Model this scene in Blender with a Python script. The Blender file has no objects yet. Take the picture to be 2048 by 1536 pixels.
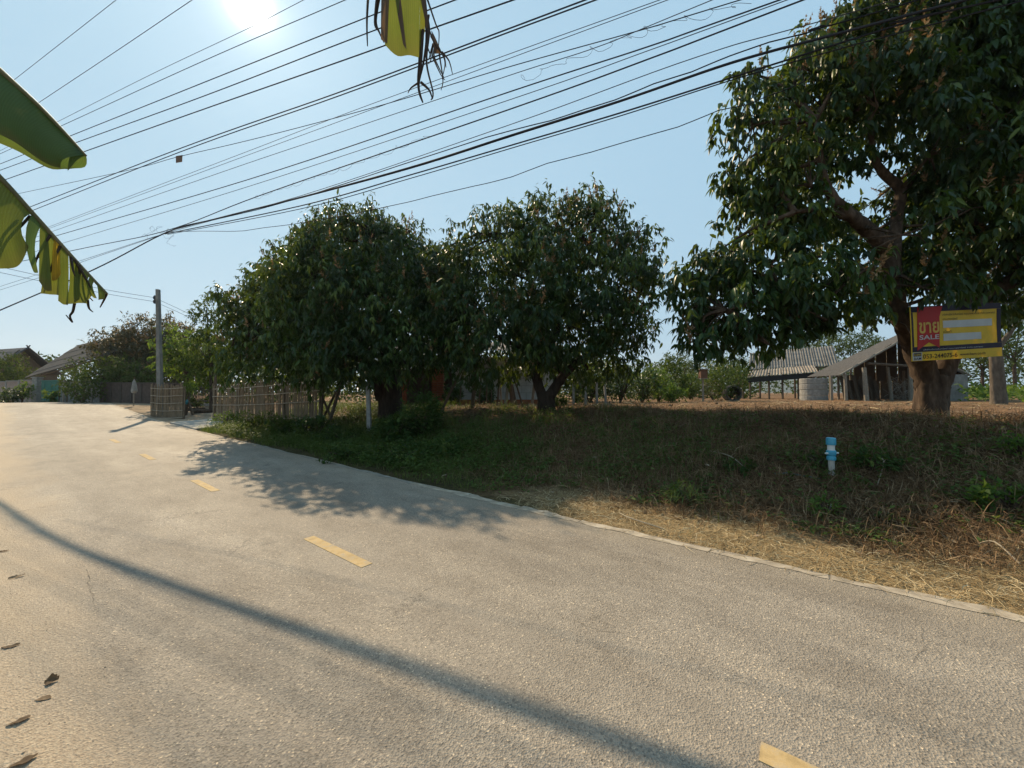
import bpy, math, random
import numpy as np
from mathutils import Vector

# ------------------------------------------------------------------ camera, light, exposure
sc = bpy.context.scene
C = sc.collection
R = math.radians
F = 769.0                      # focal length in photo pixels (2048 wide, ultra-wide phone lens)
EYE = 1.55
PITCH = math.atan(17 / F)
cd = bpy.data.cameras.new("camera")
cd.sensor_width = 36.0
cd.lens = F / 2048 * 36.0
cd.clip_start = 0.05
cd.clip_end = 9000
cam = bpy.data.objects.new("camera", cd)
cam.location = (0, 0, EYE)
cam.rotation_euler = (R(90) + PITCH, 0, 0)
C.objects.link(cam)
sc.camera = cam

SUN_AZ = math.atan2(-536, 769)          # from +Y towards +X
SUN_EL = R(40.2)
SUN_DIR = Vector((math.sin(SUN_AZ) * math.cos(SUN_EL), math.cos(SUN_AZ) * math.cos(SUN_EL), math.sin(SUN_EL)))

world = bpy.data.worlds.new("World")
sc.world = world
world.use_nodes = True
wt = world.node_tree
wt.nodes.clear()
wo = wt.nodes.new("ShaderNodeOutputWorld")
bg = wt.nodes.new("ShaderNodeBackground")
sky = wt.nodes.new("ShaderNodeTexSky")
sky.sky_type = 'NISHITA'
sky.sun_disc = False
sky.sun_elevation = SUN_EL
sky.sun_rotation = SUN_AZ
sky.altitude = 300
sky.air_density = 1.15
sky.dust_density = 1.6
sky.ozone_density = 2.0
SKY_STRENGTH = 0.15
bg.inputs['Strength'].default_value = SKY_STRENGTH
# hazy afternoon air evens the sky out: each channel runs into a soft ceiling towards the sun
CEILING = (1.02, 1.60, 2.06)
va = wt.nodes.new("ShaderNodeVectorMath"); va.operation = 'ADD'; va.inputs[1].default_value = (.15, .17, .2)
vd = wt.nodes.new("ShaderNodeVectorMath"); vd.operation = 'DIVIDE'
vq = wt.nodes.new("ShaderNodeVectorMath"); vq.operation = 'MULTIPLY'; vq.inputs[1].default_value = CEILING
wt.links.new(sky.outputs[0], va.inputs[0]); wt.links.new(sky.outputs[0], vd.inputs[0]); wt.links.new(va.outputs[0], vd.inputs[1])
wt.links.new(vd.outputs[0], vq.inputs[0]); wt.links.new(vq.outputs[0], bg.inputs['Color'])
# the sun's own white glare and aureole in the hazy sky
tc = wt.nodes.new("ShaderNodeTexCoord")
dp = wt.nodes.new("ShaderNodeVectorMath"); dp.operation = 'DOT_PRODUCT'
dp.inputs[1].default_value = SUN_DIR
nm = wt.nodes.new("ShaderNodeVectorMath"); nm.operation = 'NORMALIZE'
wt.links.new(tc.outputs['Generated'], nm.inputs[0])
wt.links.new(nm.outputs[0], dp.inputs[0])
ac = wt.nodes.new("ShaderNodeMath"); ac.operation = 'ARCCOSINE'
wt.links.new(dp.outputs['Value'], ac.inputs[0])
def wmath(op, a, b):
    n = wt.nodes.new("ShaderNodeMath"); n.operation = op
    for i, v in enumerate((a, b)):
        if isinstance(v, (int, float)): n.inputs[i].default_value = v
        elif v is not None: wt.links.new(v, n.inputs[i])
    return n.outputs[0]
def gauss(width, amp):
    q = wmath('DIVIDE', ac.outputs[0], width)
    return wmath('MULTIPLY', wmath('POWER', 2.71828, wmath('MULTIPLY', wmath('MULTIPLY', q, q), -1.0)), amp)
glow = wmath('ADD', wmath('ADD', gauss(R(1.05), 3.0), gauss(R(2.8), 0.16)), gauss(R(10.0), 0.075))
gb = wt.nodes.new("ShaderNodeBackground")
gb.inputs['Color'].default_value = (1.0, 0.94, 0.82, 1)
wt.links.new(glow, gb.inputs['Strength'])
ad = wt.nodes.new("ShaderNodeAddShader")
wt.links.new(bg.outputs[0], ad.inputs[0]); wt.links.new(gb.outputs[0], ad.inputs[1])
wt.links.new(ad.outputs[0], wo.inputs['Surface'])

sl = bpy.data.lights.new("sun", 'SUN')
sl.energy = 2.45
sl.angle = R(0.65)
sl.color = (1.0, 0.80, 0.54)
so = bpy.data.objects.new("sun", sl)
so.rotation_euler = (-SUN_DIR).to_track_quat('-Z', 'Y').to_euler()
so.location = (0, 0, 30)
C.objects.link(so)

sc.view_settings.view_transform = 'Standard'
sc.view_settings.look = 'None'
sc.view_settings.gamma = 1
sc.view_settings.use_curve_mapping = False
sc.view_settings.exposure = 1.42
sc.render.engine = 'CYCLES'
sc.cycles.use_denoising = True
try: sc.cycles.denoiser = 'OPENIMAGEDENOISE'
except Exception: pass
sc.cycles.max_bounces = 6
sc.cycles.transparent_max_bounces = 8
sc.cycles.sample_clamp_indirect = 4.0

# ------------------------------------------------------------------ photo pixel -> world point
ca, sa = math.cos(PITCH), math.sin(PITCH)
def ray(px, py):
    u = (px - 1024) / F; v = (768 - py) / F
    d = np.array([u, ca - sa * v, sa + ca * v])
    return d / d[1]
def at(px, py, Y):
    return np.array([0, 0, EYE]) + ray(px, py) * Y

# ------------------------------------------------------------------ numpy noise and terrain
RS = np.random.RandomState(7)
_tab = RS.rand(256, 256)
def vnoise(x, y):
    x = np.asarray(x, float); y = np.asarray(y, float)
    xi = np.floor(x).astype(int); yi = np.floor(y).astype(int)
    fx = x - xi; fy = y - yi
    fx = fx * fx * (3 - 2 * fx); fy = fy * fy * (3 - 2 * fy)
    a = _tab[xi & 255, yi & 255]; b = _tab[(xi + 1) & 255, yi & 255]
    c = _tab[xi & 255, (yi + 1) & 255]; d = _tab[(xi + 1) & 255, (yi + 1) & 255]
    return (a * (1 - fx) + b * fx) * (1 - fy) + (c * (1 - fx) + d * fx) * fy
def fbm(x, y, o=3):
    t = 0; a = 0.5
    for i in range(o):
        t = t + a * vnoise(x * 2 ** i + 17 * i, y * 2 ** i + 9 * i); a *= 0.5
    return t / (1 - 0.5 ** o)
def sstep(x, a, b):
    t = np.clip((np.asarray(x, float) - a) / (b - a), 0, 1)
    return t * t * (3 - 2 * t)
DX, DY = -0.8, 0.6             # direction of the road (s axis); d axis = (0.6, 0.8), to the right of it
def sd(x, y): return DX * x + DY * y, 0.6 * x + 0.8 * y
def xy(s, d): return DX * s + 0.6 * d, DY * s + 0.8 * d
_zs = np.array([-400, 4, 10, 15, 19, 23, 27, 32, 36, 42, 60, 90, 500.])
_zz = np.array([0, 0, .10, .16, .21, .30, .48, .75, .86, .86, .62, .5, .5])
def zr(s):
    s = np.asarray(s, float)
    return (np.interp(s - 1.2, _zs, _zz) + np.interp(s, _zs, _zz) + np.interp(s + 1.2, _zs, _zz)) / 3
def zplat(s): return np.interp(s, [-60, 6, 14, 24, 40, 400], [1.1, 1.06, .95, .90, .95, .95])
EDGE = 4.27
def gz(x, y):
    s, d = sd(np.asarray(x, float), np.asarray(y, float))
    base = zr(s)
    k = sstep(d, 4.9, 9.9)
    z = base + (np.maximum(zplat(s), base) - base) * k
    on = sstep(d, 4.45, 5.6)
    amp = 0.22 * sstep(d, 5.2, 6.8) * (1 - sstep(d, 10, 14)) + 0.07 * sstep(d, 9, 12)
    z = z + on * (0.05 * (fbm(x * 2.3, y * 2.3, 2) - .45)) + amp * (fbm(x * .9 + 3, y * .9, 3) - .5)
    far = sstep(d, 14, 40)
    z = z + 0.05 * far * (vnoise(x * .2, y * .2) - .5)
    left = sstep(-d, 0.15, 0.9)
    z = z + left * 0.03 * (fbm(x * 3, y * 3, 2) - .3)
    under = sstep(d, -0.9, -0.5) * (1 - sstep(d, EDGE + .0, EDGE + .14))
    return z - 0.03 * under
def gz1(x, y): return float(gz(np.array([x]), np.array([y]))[0])
def surf(x, y):                 # top surface: road where there is road, else ground
    s, d = sd(x, y); return np.where((d > -.5) & (d < EDGE), np.maximum(zr(s), gz(x, y)), gz(x, y))
def hit(px, py, y0=1.2, y1=120):
    r = ray(px, py)
    Y = np.geomspace(y0, y1, 4000)
    x = r[0] * Y; z = EYE + r[2] * Y
    k = np.nonzero(z <= surf(x, Y))[0]
    i = k[0] if len(k) else len(Y) - 1
    return np.array([x[i], Y[i], float(surf(x[i:i+1], Y[i:i+1])[0])])
def on_ground(px, Y):
    x = (px - 1024) / F * Y
    return np.array([x, Y, gz1(x, Y)])

# ------------------------------------------------------------------ mesh helpers
class MB:
    def __init__(s): s.v = []; s.f = []; s.m = []
    def add(s, vs, fs, mi=0):
        b = len(s.v); s.v.extend([tuple(map(float, v)) for v in vs]); s.f.extend([tuple(i + b for i in f) for f in fs]); s.m.extend([mi] * len(fs)); return s
    def box(s, c, size, rz=0, mi=0, tilt=None):
        x, y, z = [q / 2 for q in size]
        p = [(-x,-y,-z),(x,-y,-z),(x,y,-z),(-x,y,-z),(-x,-y,z),(x,-y,z),(x,y,z),(-x,y,z)]
        cr, sr = math.cos(rz), math.sin(rz)
        p = [(c[0]+cr*a-sr*b, c[1]+sr*a+cr*b, c[2]+q) for a, b, q in p]
        return s.add(p, [(0,3,2,1),(4,5,6,7),(0,1,5,4),(1,2,6,5),(2,3,7,6),(3,0,4,7)], mi)
    def hexa(s, a, b, mi=0):   # two quads of four points each
        return s.add(list(a)+list(b), [(3,2,1,0),(4,5,6,7),(0,1,5,4),(1,2,6,5),(2,3,7,6),(3,0,4,7)], mi)
    def slab(s, quad, th, mi=0):
        q = [np.array(p, float) for p in quad]
        n = np.cross(q[1]-q[0], q[3]-q[0]); n = n/np.linalg.norm(n)
        return s.hexa([p - n*th for p in q], q, mi)
    def tube(s, pts, rad, n=8, cap=True, mi=0, rough=0.0, rng=None):
        pts = [np.array(p, float) for p in pts]
        if not hasattr(rad, '__len__'): rad = [rad]*len(pts)
        b = len(s.v); up = np.array([0.13, 0.07, 1.0]); prev = None
        for i, p in enumerate(pts):
            t = pts[min(i+1, len(pts)-1)] - pts[max(i-1, 0)]
            t = t / (np.linalg.norm(t) + 1e-9)
            a = np.cross(t, np.array([1.0, .2, .1]) if abs(t[2]) > .9 else up) if prev is None else prev - t*np.dot(prev, t)
            a = a / (np.linalg.norm(a) + 1e-9); prev = a
            c = np.cross(t, a)
            for k in range(n):
                w = 2*math.pi*k/n
                r = rad[i] * (1 + (rng.uniform(-rough, rough) if rng else 0))
                s.v.append(tuple(p + r*(a*math.cos(w) + c*math.sin(w))))
        for i in range(len(pts)-1):
            for k in range(n):
                s.f.append((b+i*n+k, b+i*n+(k+1)%n, b+(i+1)*n+(k+1)%n, b+(i+1)*n+k)); s.m.append(mi)
        if cap:
            s.f.append(tuple(b+k for k in range(n))[::-1]); s.m.append(mi)
            e = b+(len(pts)-1)*n
            s.f.append(tuple(e+k for k in range(n))); s.m.append(mi)
        return s
    def mesh(s, name, mats, off=(0,0,0), smooth=False):
        me = bpy.data.meshes.new(name)
        o = np.array(off, float)
        v = (np.array(s.v, float) - o) if s.v else np.zeros((0,3))
        me.from_pydata(v.tolist(), [], s.f)
        for m in (mats if isinstance(mats, (list, tuple)) else [mats]): me.materials.append(m)
        if len(me.materials) > 1: me.polygons.foreach_set('material_index', s.m)
        if smooth: me.polygons.foreach_set('use_smooth', [True]*len(me.polygons))
        me.update()
        return me

def link(name, me, parent=None, loc=None):
    o = bpy.data.objects.new(name, me); C.objects.link(o)
    if parent is not None: o.parent = parent
    if loc is not None: o.location = loc
    return o
def props(o, label=None, cat=None, group=None, kind=None):
    if label: o['label'] = label
    if cat: o['category'] = cat
    if group: o['group'] = group
    if kind: o['kind'] = kind
    return o
def thing(name, loc, label, cat, group=None):
    o = bpy.data.objects.new(name, None); C.objects.link(o)
    o.location = tuple(map(float, loc)); o.empty_display_size = .2
    return props(o, label, cat, group)
def origin(o):                                   # world origin of a (rotation-free) object
    p = Vector((0,0,0))
    while o is not None: p = p + o.location; o = o.parent
    return p
def part(name, mb, mat, parent, smooth=False):    # a mesh given in world coordinates, parented in place
    return link(name, mb.mesh(name, mat, origin(parent), smooth), parent)
def solo(name, mb, mat, label=None, cat=None, group=None, kind=None, smooth=False, at_=None):
    v = np.array(mb.v); o = at_ if at_ is not None else np.array([v[:,0].mean(), v[:,1].mean(), v[:,2].min()])
    return props(link(name, mb.mesh(name, mat, o, smooth), None, tuple(map(float, o))), label, cat, group, kind)

def np_mesh(name, V, T, mat, off=(0,0,0), rnd=None, smooth=False):
    me = bpy.data.meshes.new(name)
    V = np.asarray(V, np.float32) - np.asarray(off, np.float32); T = np.asarray(T, np.int32)
    me.vertices.add(len(V)); me.vertices.foreach_set('co', V.ravel())
    k = T.shape[1]
    me.loops.add(T.size); me.loops.foreach_set('vertex_index', T.ravel())
    me.polygons.add(len(T)); me.polygons.foreach_set('loop_start', np.arange(0, T.size, k, dtype=np.int32))
    if smooth: me.polygons.foreach_set('use_smooth', np.ones(len(T), bool))
    me.materials.append(mat)
    if rnd is not None:
        a = me.attributes.new('rnd', 'FLOAT', 'POINT'); a.data.foreach_set('value', np.asarray(rnd, np.float32))
    me.update(calc_edges=True)
    return me
def nrm(a): return a / (np.linalg.norm(a, axis=-1, keepdims=True) + 1e-9)

def leaves(P, D, N, L, W, rnd, droop=.25, fold=.25, fine=True):
    """leaf-shaped faces: base P, direction D, normal N; returns V, T, rnd"""
    n = len(P); D = nrm(D); S = nrm(np.cross(D, N)); N = nrm(np.cross(S, D))
    L = np.broadcast_to(L, (n,))[:,None]; W = np.broadcast_to(W, (n,))[:,None]
    dr = np.broadcast_to(droop, (n,))[:,None]
    def pt(t, w, up): return P + D*L*t - N*(L*dr*t*t) + S*(W*w) + N*(W*up)
    if fine:
        vs = [pt(0,0,0), pt(.3,-.5,fold), pt(.3,0,0), pt(.3,.5,fold), pt(.68,-.4,fold*.8), pt(.68,0,0), pt(.68,.4,fold*.8), pt(1,0,0)]
        tr = [(0,2,1),(0,3,2),(1,2,5),(1,5,4),(2,3,6),(2,6,5),(4,5,7),(5,6,7)]
    else:
        vs = [pt(0,0,0), pt(.45,-.5,fold), pt(.5,0,0), pt(.45,.5,fold), pt(1,0,0)]
        tr = [(0,2,1),(0,3,2),(1,2,4),(2,3,4)]
    k = len(vs)
    V = np.stack(vs, 1).reshape(-1, 3)
    T = (np.array(tr)[None] + (np.arange(n)*k)[:,None,None]).reshape(-1, 3)
    return V, T, np.repeat(np.asarray(rnd), k)
def ribbons(pts, wid, side, rnd):
    """pts (n,k,3) centre lines, wid (n,k), side (n,3)"""
    n, k, _ = pts.shape
    S = nrm(side)[:,None,:]*wid[:,:,None]*.5
    V = np.stack([pts - S, pts + S], 2).reshape(-1, 3)
    q = []
    for i in range(k-1):
        a = 2*i; q += [(a, a+1, a+3), (a, a+3, a+2)]
    T = (np.array(q)[None] + (np.arange(n)*2*k)[:,None,None]).reshape(-1, 3)
    return V, T, np.repeat(rnd, 2*k)
def cat_parts(ps):
    V = []; T = []; Q = []; b = 0
    for v, t, r in ps:
        V.append(v); T.append(t + b); Q.append(r); b += len(v)
    return np.concatenate(V), np.concatenate(T), np.concatenate(Q)
def rdir(rs, n):
    a = rs.normal(size=(n,3)); return nrm(a)
def smooth_path(pts, k=6):
    p = np.array(pts, float); out = []
    for i in range(len(p)-1):
        p0 = p[max(i-1,0)]; p1 = p[i]; p2 = p[i+1]; p3 = p[min(i+2,len(p)-1)]
        for t in np.linspace(0, 1, k, endpoint=False):
            out.append(.5*((2*p1)+(-p0+p2)*t+(2*p0-5*p1+4*p2-p3)*t*t+(-p0+3*p1-3*p2+p3)*t**3))
    out.append(p[-1]); return np.array(out)

# ------------------------------------------------------------------ materials
def newmat(name):
    m = bpy.data.materials.new(name); m.use_nodes = True
    nt = m.node_tree; p = nt.nodes['Principled BSDF']; return m, nt, p
def nd(nt, t, **kw):
    n = nt.nodes.new(t)
    for k, v in kw.items(): setattr(n, k, v)
    return n
def noise(nt, scale, detail=4, rough=.55, vec=None, stretch=None):
    n = nd(nt, "ShaderNodeTexNoise"); n.inputs['Scale'].default_value = scale
    n.inputs['Detail'].default_value = detail; n.inputs['Roughness'].default_value = rough
    if vec is None:
        t = nd(nt, "ShaderNodeTexCoord"); vec = t.outputs['Object']
    if stretch:
        mp = nd(nt, "ShaderNodeMapping"); mp.inputs['Scale'].default_value = stretch
        nt.links.new(vec, mp.inputs['Vector']); vec = mp.outputs[0]
    nt.links.new(vec, n.inputs['Vector']); return n
def ramp(nt, fac, stops):
    r = nd(nt, "ShaderNodeValToRGB"); e = r.color_ramp.elements
    while len(e) < len(stops): e.new(.5)
    for i, (p, c) in enumerate(stops):
        e[i].position = p; e[i].color = (*c, 1) if len(c) == 3 else c
    nt.links.new(fac, r.inputs[0]); return r
def mixc(nt, fac, a, b, mode='MIX'):
    m = nd(nt, "ShaderNodeMix", data_type='RGBA', blend_type=mode)
    for sock, v in ((m.inputs[0], fac), (m.inputs[6], a), (m.inputs[7], b)):
        if isinstance(v, (int, float)): sock.default_value = v
        elif isinstance(v, tuple): sock.default_value = (*v, 1) if len(v) == 3 else v
        else: nt.links.new(v, sock)
    return m.outputs[2]
def mth(nt, op, a, b=None, clamp=False):
    n = nd(nt, "ShaderNodeMath", operation=op); n.use_clamp = clamp
    for i, v in enumerate((a, b)):
        if v is None: continue
        if isinstance(v, (int, float)): n.inputs[i].default_value = v
        else: nt.links.new(v, n.inputs[i])
    return n.outputs[0]
def bump(nt, p, h, strength=.4, dist=.02):
    b = nd(nt, "ShaderNodeBump"); b.inputs['Strength'].default_value = strength; b.inputs['Distance'].default_value = dist
    nt.links.new(h, b.inputs['Height']); nt.links.new(b.outputs[0], p.inputs['Normal']); return b
def simple(name, col, rough=.8, var=.3, scale=6, bmp=.25, spec=.3, metal=0, stretch=None, col2=None, detail=5):
    m, nt, p = newmat(name)
    n = noise(nt, scale, detail, .6, stretch=stretch)
    c2 = col2 or tuple(min(1, c*(1+var)) for c in col)
    c1 = tuple(c*(1-var) for c in col)
    r = ramp(nt, n.outputs[0], [(.28, c1), (.52, col), (.75, c2)])
    nt.links.new(r.outputs[0], p.inputs['Base Color'])
    p.inputs['Roughness'].default_value = rough; p.inputs['Specular IOR Level'].default_value = spec; p.inputs['Metallic'].default_value = metal
    if bmp: bump(nt, p, n.outputs[0], bmp, .02)
    return m
def leafmat(name, stops, rough=.42, trans=.25, tcol=None, spec=.4):
    m, nt, p = newmat(name)
    a = nd(nt, "ShaderNodeAttribute"); a.attribute_name = 'rnd'
    r = ramp(nt, a.outputs['Fac'], stops)
    n = noise(nt, 1.3, 2)
    c = mixc(nt, mth(nt, 'MULTIPLY', n.outputs[0], .5), r.outputs[0], tuple(q*.55 for q in stops[0][1]))
    nt.links.new(c, p.inputs['Base Color'])
    p.inputs['Roughness'].default_value = rough; p.inputs['Specular IOR Level'].default_value = spec
    t = nd(nt, "ShaderNodeBsdfTranslucent")
    tc_ = mixc(nt, .65, c, tcol or (.25, .33, .03))
    nt.links.new(tc_, t.inputs['Color'])
    mx = nd(nt, "ShaderNodeMixShader"); mx.inputs[0].default_value = trans
    nt.links.new(p.outputs[0], mx.inputs[1]); nt.links.new(t.outputs[0], mx.inputs[2])
    nt.links.new(mx.outputs[0], nt.nodes['Material Output'].inputs['Surface'])
    return m
# ------------------------------------------------------------------ ground
def spaced(*segs):
    out = []
    for a, b, st in segs: out += list(np.arange(a, b, st))
    return np.array(out)
gs_ = spaced((-400,-60,30), (-60,-14,2.0), (-14,-6,.3), (-6,10,.11), (10,26,.25), (26,46,.5), (46,80,2.5), (80,1600,60))
gd_ = spaced((-500,-60,40), (-60,-6,3), (-6,-1.2,.4), (-1.2,.6,.12), (.6,4.1,.8), (4.15,10.4,.11), (10.4,18,.3), (18,40,.8), (40,90,4), (90,2200,60))
SS, DD = np.meshgrid(gs_, gd_, indexing='ij')
GX, GY = xy(SS, DD)
GZ = gz(GX, GY)
V = np.stack([GX, GY, GZ], -1).reshape(-1, 3)
ns, ndd = SS.shape
ii = (np.arange(ns-1)[:,None]*ndd + np.arange(ndd-1)[None]).ravel()
Q = np.stack([ii, ii+ndd, ii+ndd+1, ii+1], -1)[:, ::-1]

gm, nt, p = newmat("ground_soil")
def att(nt, n):
    a = nd(nt, "ShaderNodeAttribute"); a.attribute_name = n; return a.outputs['Fac']
n1 = noise(nt, 1.1, 6, .65); n2 = noise(nt, 14, 6, .7); n3 = noise(nt, 60, 4, .7); n4 = noise(nt, .25, 4)
dirt = ramp(nt, n2.outputs[0], [(.3, (.050,.030,.017)), (.5, (.130,.080,.043)), (.68, (.24,.158,.088))])
field = ramp(nt, n2.outputs[0], [(.28, (.085,.049,.026)), (.5, (.19,.112,.060)), (.70, (.34,.225,.125))])
straw = ramp(nt, n3.outputs[0], [(.3, (.13,.09,.045)), (.52, (.38,.28,.15)), (.72, (.62,.49,.29))])
sand = ramp(nt, n2.outputs[0], [(.3, (.22,.165,.115)), (.52, (.33,.26,.185)), (.72, (.42,.34,.25))])
green = ramp(nt, n2.outputs[0], [(.3, (.028,.028,.012)), (.55, (.07,.062,.027)), (.75, (.13,.11,.05))])
c = mixc(nt, att(nt, 'field'), dirt.outputs[0], field.outputs[0])
c = mixc(nt, att(nt, 'green'), c, green.outputs[0])
c = mixc(nt, att(nt, 'straw'), c, straw.outputs[0])
c = mixc(nt, att(nt, 'sand'), c, sand.outputs[0])
pt = ramp(nt, n1.outputs[0], [(.35, (.62,.60,.58)), (.6, (1.08,1.04,1.0))])
c = mixc(nt, 1.0, c, pt.outputs[0], 'MULTIPLY')
nt.links.new(c, p.inputs['Base Color'])
p.inputs['Roughness'].default_value = .95; p.inputs['Specular IOR Level'].default_value = .1
hh = mth(nt, 'ADD', n2.outputs[0], mth(nt, 'MULTIPLY', n3.outputs[0], .5))
bump(nt, p, hh, .8, .05)

me = np_mesh("ground", V, Q, gm, smooth=True)
fx = fbm(GX*.8, GY*.8, 3) - .5
def setatt(n, arr):
    a = me.attributes.new(n, 'FLOAT', 'POINT'); a.data.foreach_set('value', np.clip(arr, 0, 1).astype(np.float32).ravel())
setatt('field', sstep(DD + fx*2.2, 9.6, 10.8))
setatt('green', np.clip(sstep(SS + fx*4, 3, 6)*(1-sstep(SS, 18, 21))*(1-sstep(DD+fx*2, 6.6, 8.2)) + .8*sstep(fx, .1, .25)*(1-sstep(DD, 9, 10)), 0, 1))
setatt('straw', (1-sstep(DD + fx*1.4, 5.2, 6.0))*(1-sstep(SS + fx*3, 1.5, 4.5)) + .7*(1-sstep(SS, 16, 18))*0)
setatt('sand', np.maximum(1-sstep(DD, 0.5, 1.0), sstep(SS, 17.5, 19.5)*(1-sstep(DD, 6.5, 9))))
props(link("ground", me), kind='structure')

# ------------------------------------------------------------------ road
rs_ = spaced((-60,-8,2), (-8,44,.4), (44,90,2))
rd_ = np.array([-.55, -.1, .4, 1.1, 1.9, 2.7, 3.5, 4.1, EDGE])
S2, D2 = np.meshgrid(rs_, rd_, indexing='ij')
jit = (D2 == EDGE) * (.02*np.sin(S2*1.7) + .015*np.sin(S2*4.3))
wob = (D2 == -.55) * (.10*np.sin(S2*.9) + .06*np.sin(S2*2.7))
X2, Y2 = xy(S2, D2 + jit + wob)
Z2 = zr(S2) + .012*np.sin(S2*.4)*np.sin(D2*1.1)*0 - .02*(D2 <= -.5)
V = np.stack([X2, Y2, Z2], -1).reshape(-1, 3)
a_, b_ = S2.shape
ii = (np.arange(a_-1)[:,None]*b_ + np.arange(b_-1)[None]).ravel()
Q = np.stack([ii, ii+b_, ii+b_+1, ii+1], -1)[:, ::-1]
rm, nt, p = newmat("worn_asphalt")
uv = nd(nt, "ShaderNodeUVMap"); uv.uv_map = "sd"
sep = nd(nt, "ShaderNodeSeparateXYZ"); nt.links.new(uv.outputs[0], sep.inputs[0])
s_, d_ = sep.outputs[0], sep.outputs[1]
big = noise(nt, .55, 5, .6, uv.outputs[0], (.35, 1, 1))
mid = noise(nt, 3.0, 5, .65, uv.outputs[0], (.5, 1, 1))
fine = noise(nt, 55, 3, .6, uv.outputs[0])
vo = nd(nt, "ShaderNodeTexVoronoi"); vo.inputs['Scale'].default_value = 118; nt.links.new(uv.outputs[0], vo.inputs['Vector'])
base = ramp(nt, big.outputs[0], [(.30, (.225,.194,.158)), (.5, (.298,.260,.213)), (.72, (.38,.335,.278))])
stone = ramp(nt, vo.outputs['Color'], [(.0, (.44,.43,.42)), (.40, (.87,.86,.85)), (.84, (1.13,1.11,1.08)), (.97, (2.2,2.04,1.78))])
c = mixc(nt, 1.0, base.outputs[0], stone.outputs[0], 'MULTIPLY')
md = ramp(nt, mid.outputs[0], [(.33, (.80,.79,.78)), (.55, (1.0,1.0,1.0)), (.75, (1.14,1.12,1.08))])
c = mixc(nt, 1.0, c, md.outputs[0], 'MULTIPLY')
# dusty pale streaks along the centre joint, sand drifting in over the near shoulder, dust by the verge
jn = mth(nt, 'SUBTRACT', 1.0, mth(nt, 'MULTIPLY', mth(nt, 'ABSOLUTE', mth(nt, 'SUBTRACT', d_, 2.0)), 2.2), True)
c = mixc(nt, mth(nt, 'MULTIPLY', jn, mth(nt, 'MULTIPLY', mid.outputs[0], .55)), c, (.25,.215,.175))
nsh = noise(nt, 1.3, 5, .65, uv.outputs[0], (.5, 1, 1))
sh = mth(nt, 'ADD', mth(nt, 'MULTIPLY', d_, -1.15), mth(nt, 'MULTIPLY', nsh.outputs[0], 1.5))
shm = nd(nt, "ShaderNodeMapRange"); shm.inputs[1].default_value = .12; shm.inputs[2].default_value = .72
nt.links.new(sh, shm.inputs[0])
sandc = ramp(nt, fine.outputs[0], [(.3, (.25,.185,.125)), (.55, (.40,.315,.22)), (.75, (.50,.405,.29))])
c = mixc(nt, mth(nt, 'MULTIPLY', shm.outputs[0], .9), c, sandc.outputs[0])
spn = noise(nt, 1.9, 2, .5, uv.outputs[0]); spt = nd(nt, "ShaderNodeMapRange"); spt.inputs[1].default_value = .70; spt.inputs[2].default_value = .78
nt.links.new(spn.outputs[0], spt.inputs[0])
c = mixc(nt, mth(nt, 'MULTIPLY', spt.outputs[0], .35), c, (.075,.066,.058))
# tyre lanes worn a little darker, spilt stains, and dust caught along the verge
for dc_ in (.95, 2.95):
    tl = mth(nt, 'SUBTRACT', 1.0, mth(nt, 'MULTIPLY', mth(nt, 'ABSOLUTE', mth(nt, 'SUBTRACT', d_, dc_)), 2.6), True)
    c = mixc(nt, mth(nt, 'MULTIPLY', tl, mth(nt, 'MULTIPLY', big.outputs[0], .34)), c, (.13,.118,.105))
st = noise(nt, .85, 6, .72, uv.outputs[0]); sm_ = nd(nt, "ShaderNodeMapRange"); sm_.inputs[1].default_value = .60; sm_.inputs[2].default_value = .72
nt.links.new(st.outputs[0], sm_.inputs[0])
c = mixc(nt, mth(nt, 'MULTIPLY', sm_.outputs[0], .38), c, (.115,.10,.085))
ed_ = nd(nt, "ShaderNodeMapRange"); ed_.inputs[1].default_value = 3.75; ed_.inputs[2].default_value = 4.25
nt.links.new(mth(nt, 'ADD', d_, mth(nt, 'MULTIPLY', mth(nt, 'SUBTRACT', nsh.outputs[0], .5), .9)), ed_.inputs[0])
c = mixc(nt, mth(nt, 'MULTIPLY', ed_.outputs[0], .45), c, (.30,.245,.175))
# hairline cracks
cr = nd(nt, "ShaderNodeTexVoronoi", feature='DISTANCE_TO_EDGE'); cr.inputs['Scale'].default_value = .38
dn = noise(nt, 2.2, 5, .7, uv.outputs[0])
vm = nd(nt, "ShaderNodeVectorMath"); vm.operation = 'ADD'
nt.links.new(uv.outputs[0], vm.inputs[0])
vs_ = nd(nt, "ShaderNodeVectorMath"); vs_.operation = 'SCALE'; vs_.inputs['Scale'].default_value = .9
nt.links.new(dn.outputs['Color'], vs_.inputs[0]); nt.links.new(vs_.outputs[0], vm.inputs[1]); nt.links.new(vm.outputs[0], cr.inputs['Vector'])
ck = nd(nt, "ShaderNodeMapRange"); ck.inputs[1].default_value = .001; ck.inputs[2].default_value = .0045; ck.inputs[3].default_value = 1; ck.inputs[4].default_value = 0
nt.links.new(cr.outputs['Distance'], ck.inputs[0])
gate = nd(nt, "ShaderNodeMapRange"); gate.inputs[1].default_value = .50; gate.inputs[2].default_value = .58
nt.links.new(big.outputs[0], gate.inputs[0])
c = mixc(nt, mth(nt, 'MULTIPLY', mth(nt, 'MULTIPLY', ck.outputs[0], gate.outputs[0]), .55), c, (.05,.045,.04))
nt.links.new(c, p.inputs['Base Color'])
p.inputs['Roughness'].default_value = .66; p.inputs['Specular IOR Level'].default_value = .20
hgt = mth(nt, 'ADD', vo.outputs['Distance'], mth(nt, 'MULTIPLY', fine.outputs[0], .8))
bump(nt, p, hgt, .7, .0075)
me = np_mesh("road", V, Q, rm, smooth=True)
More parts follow.
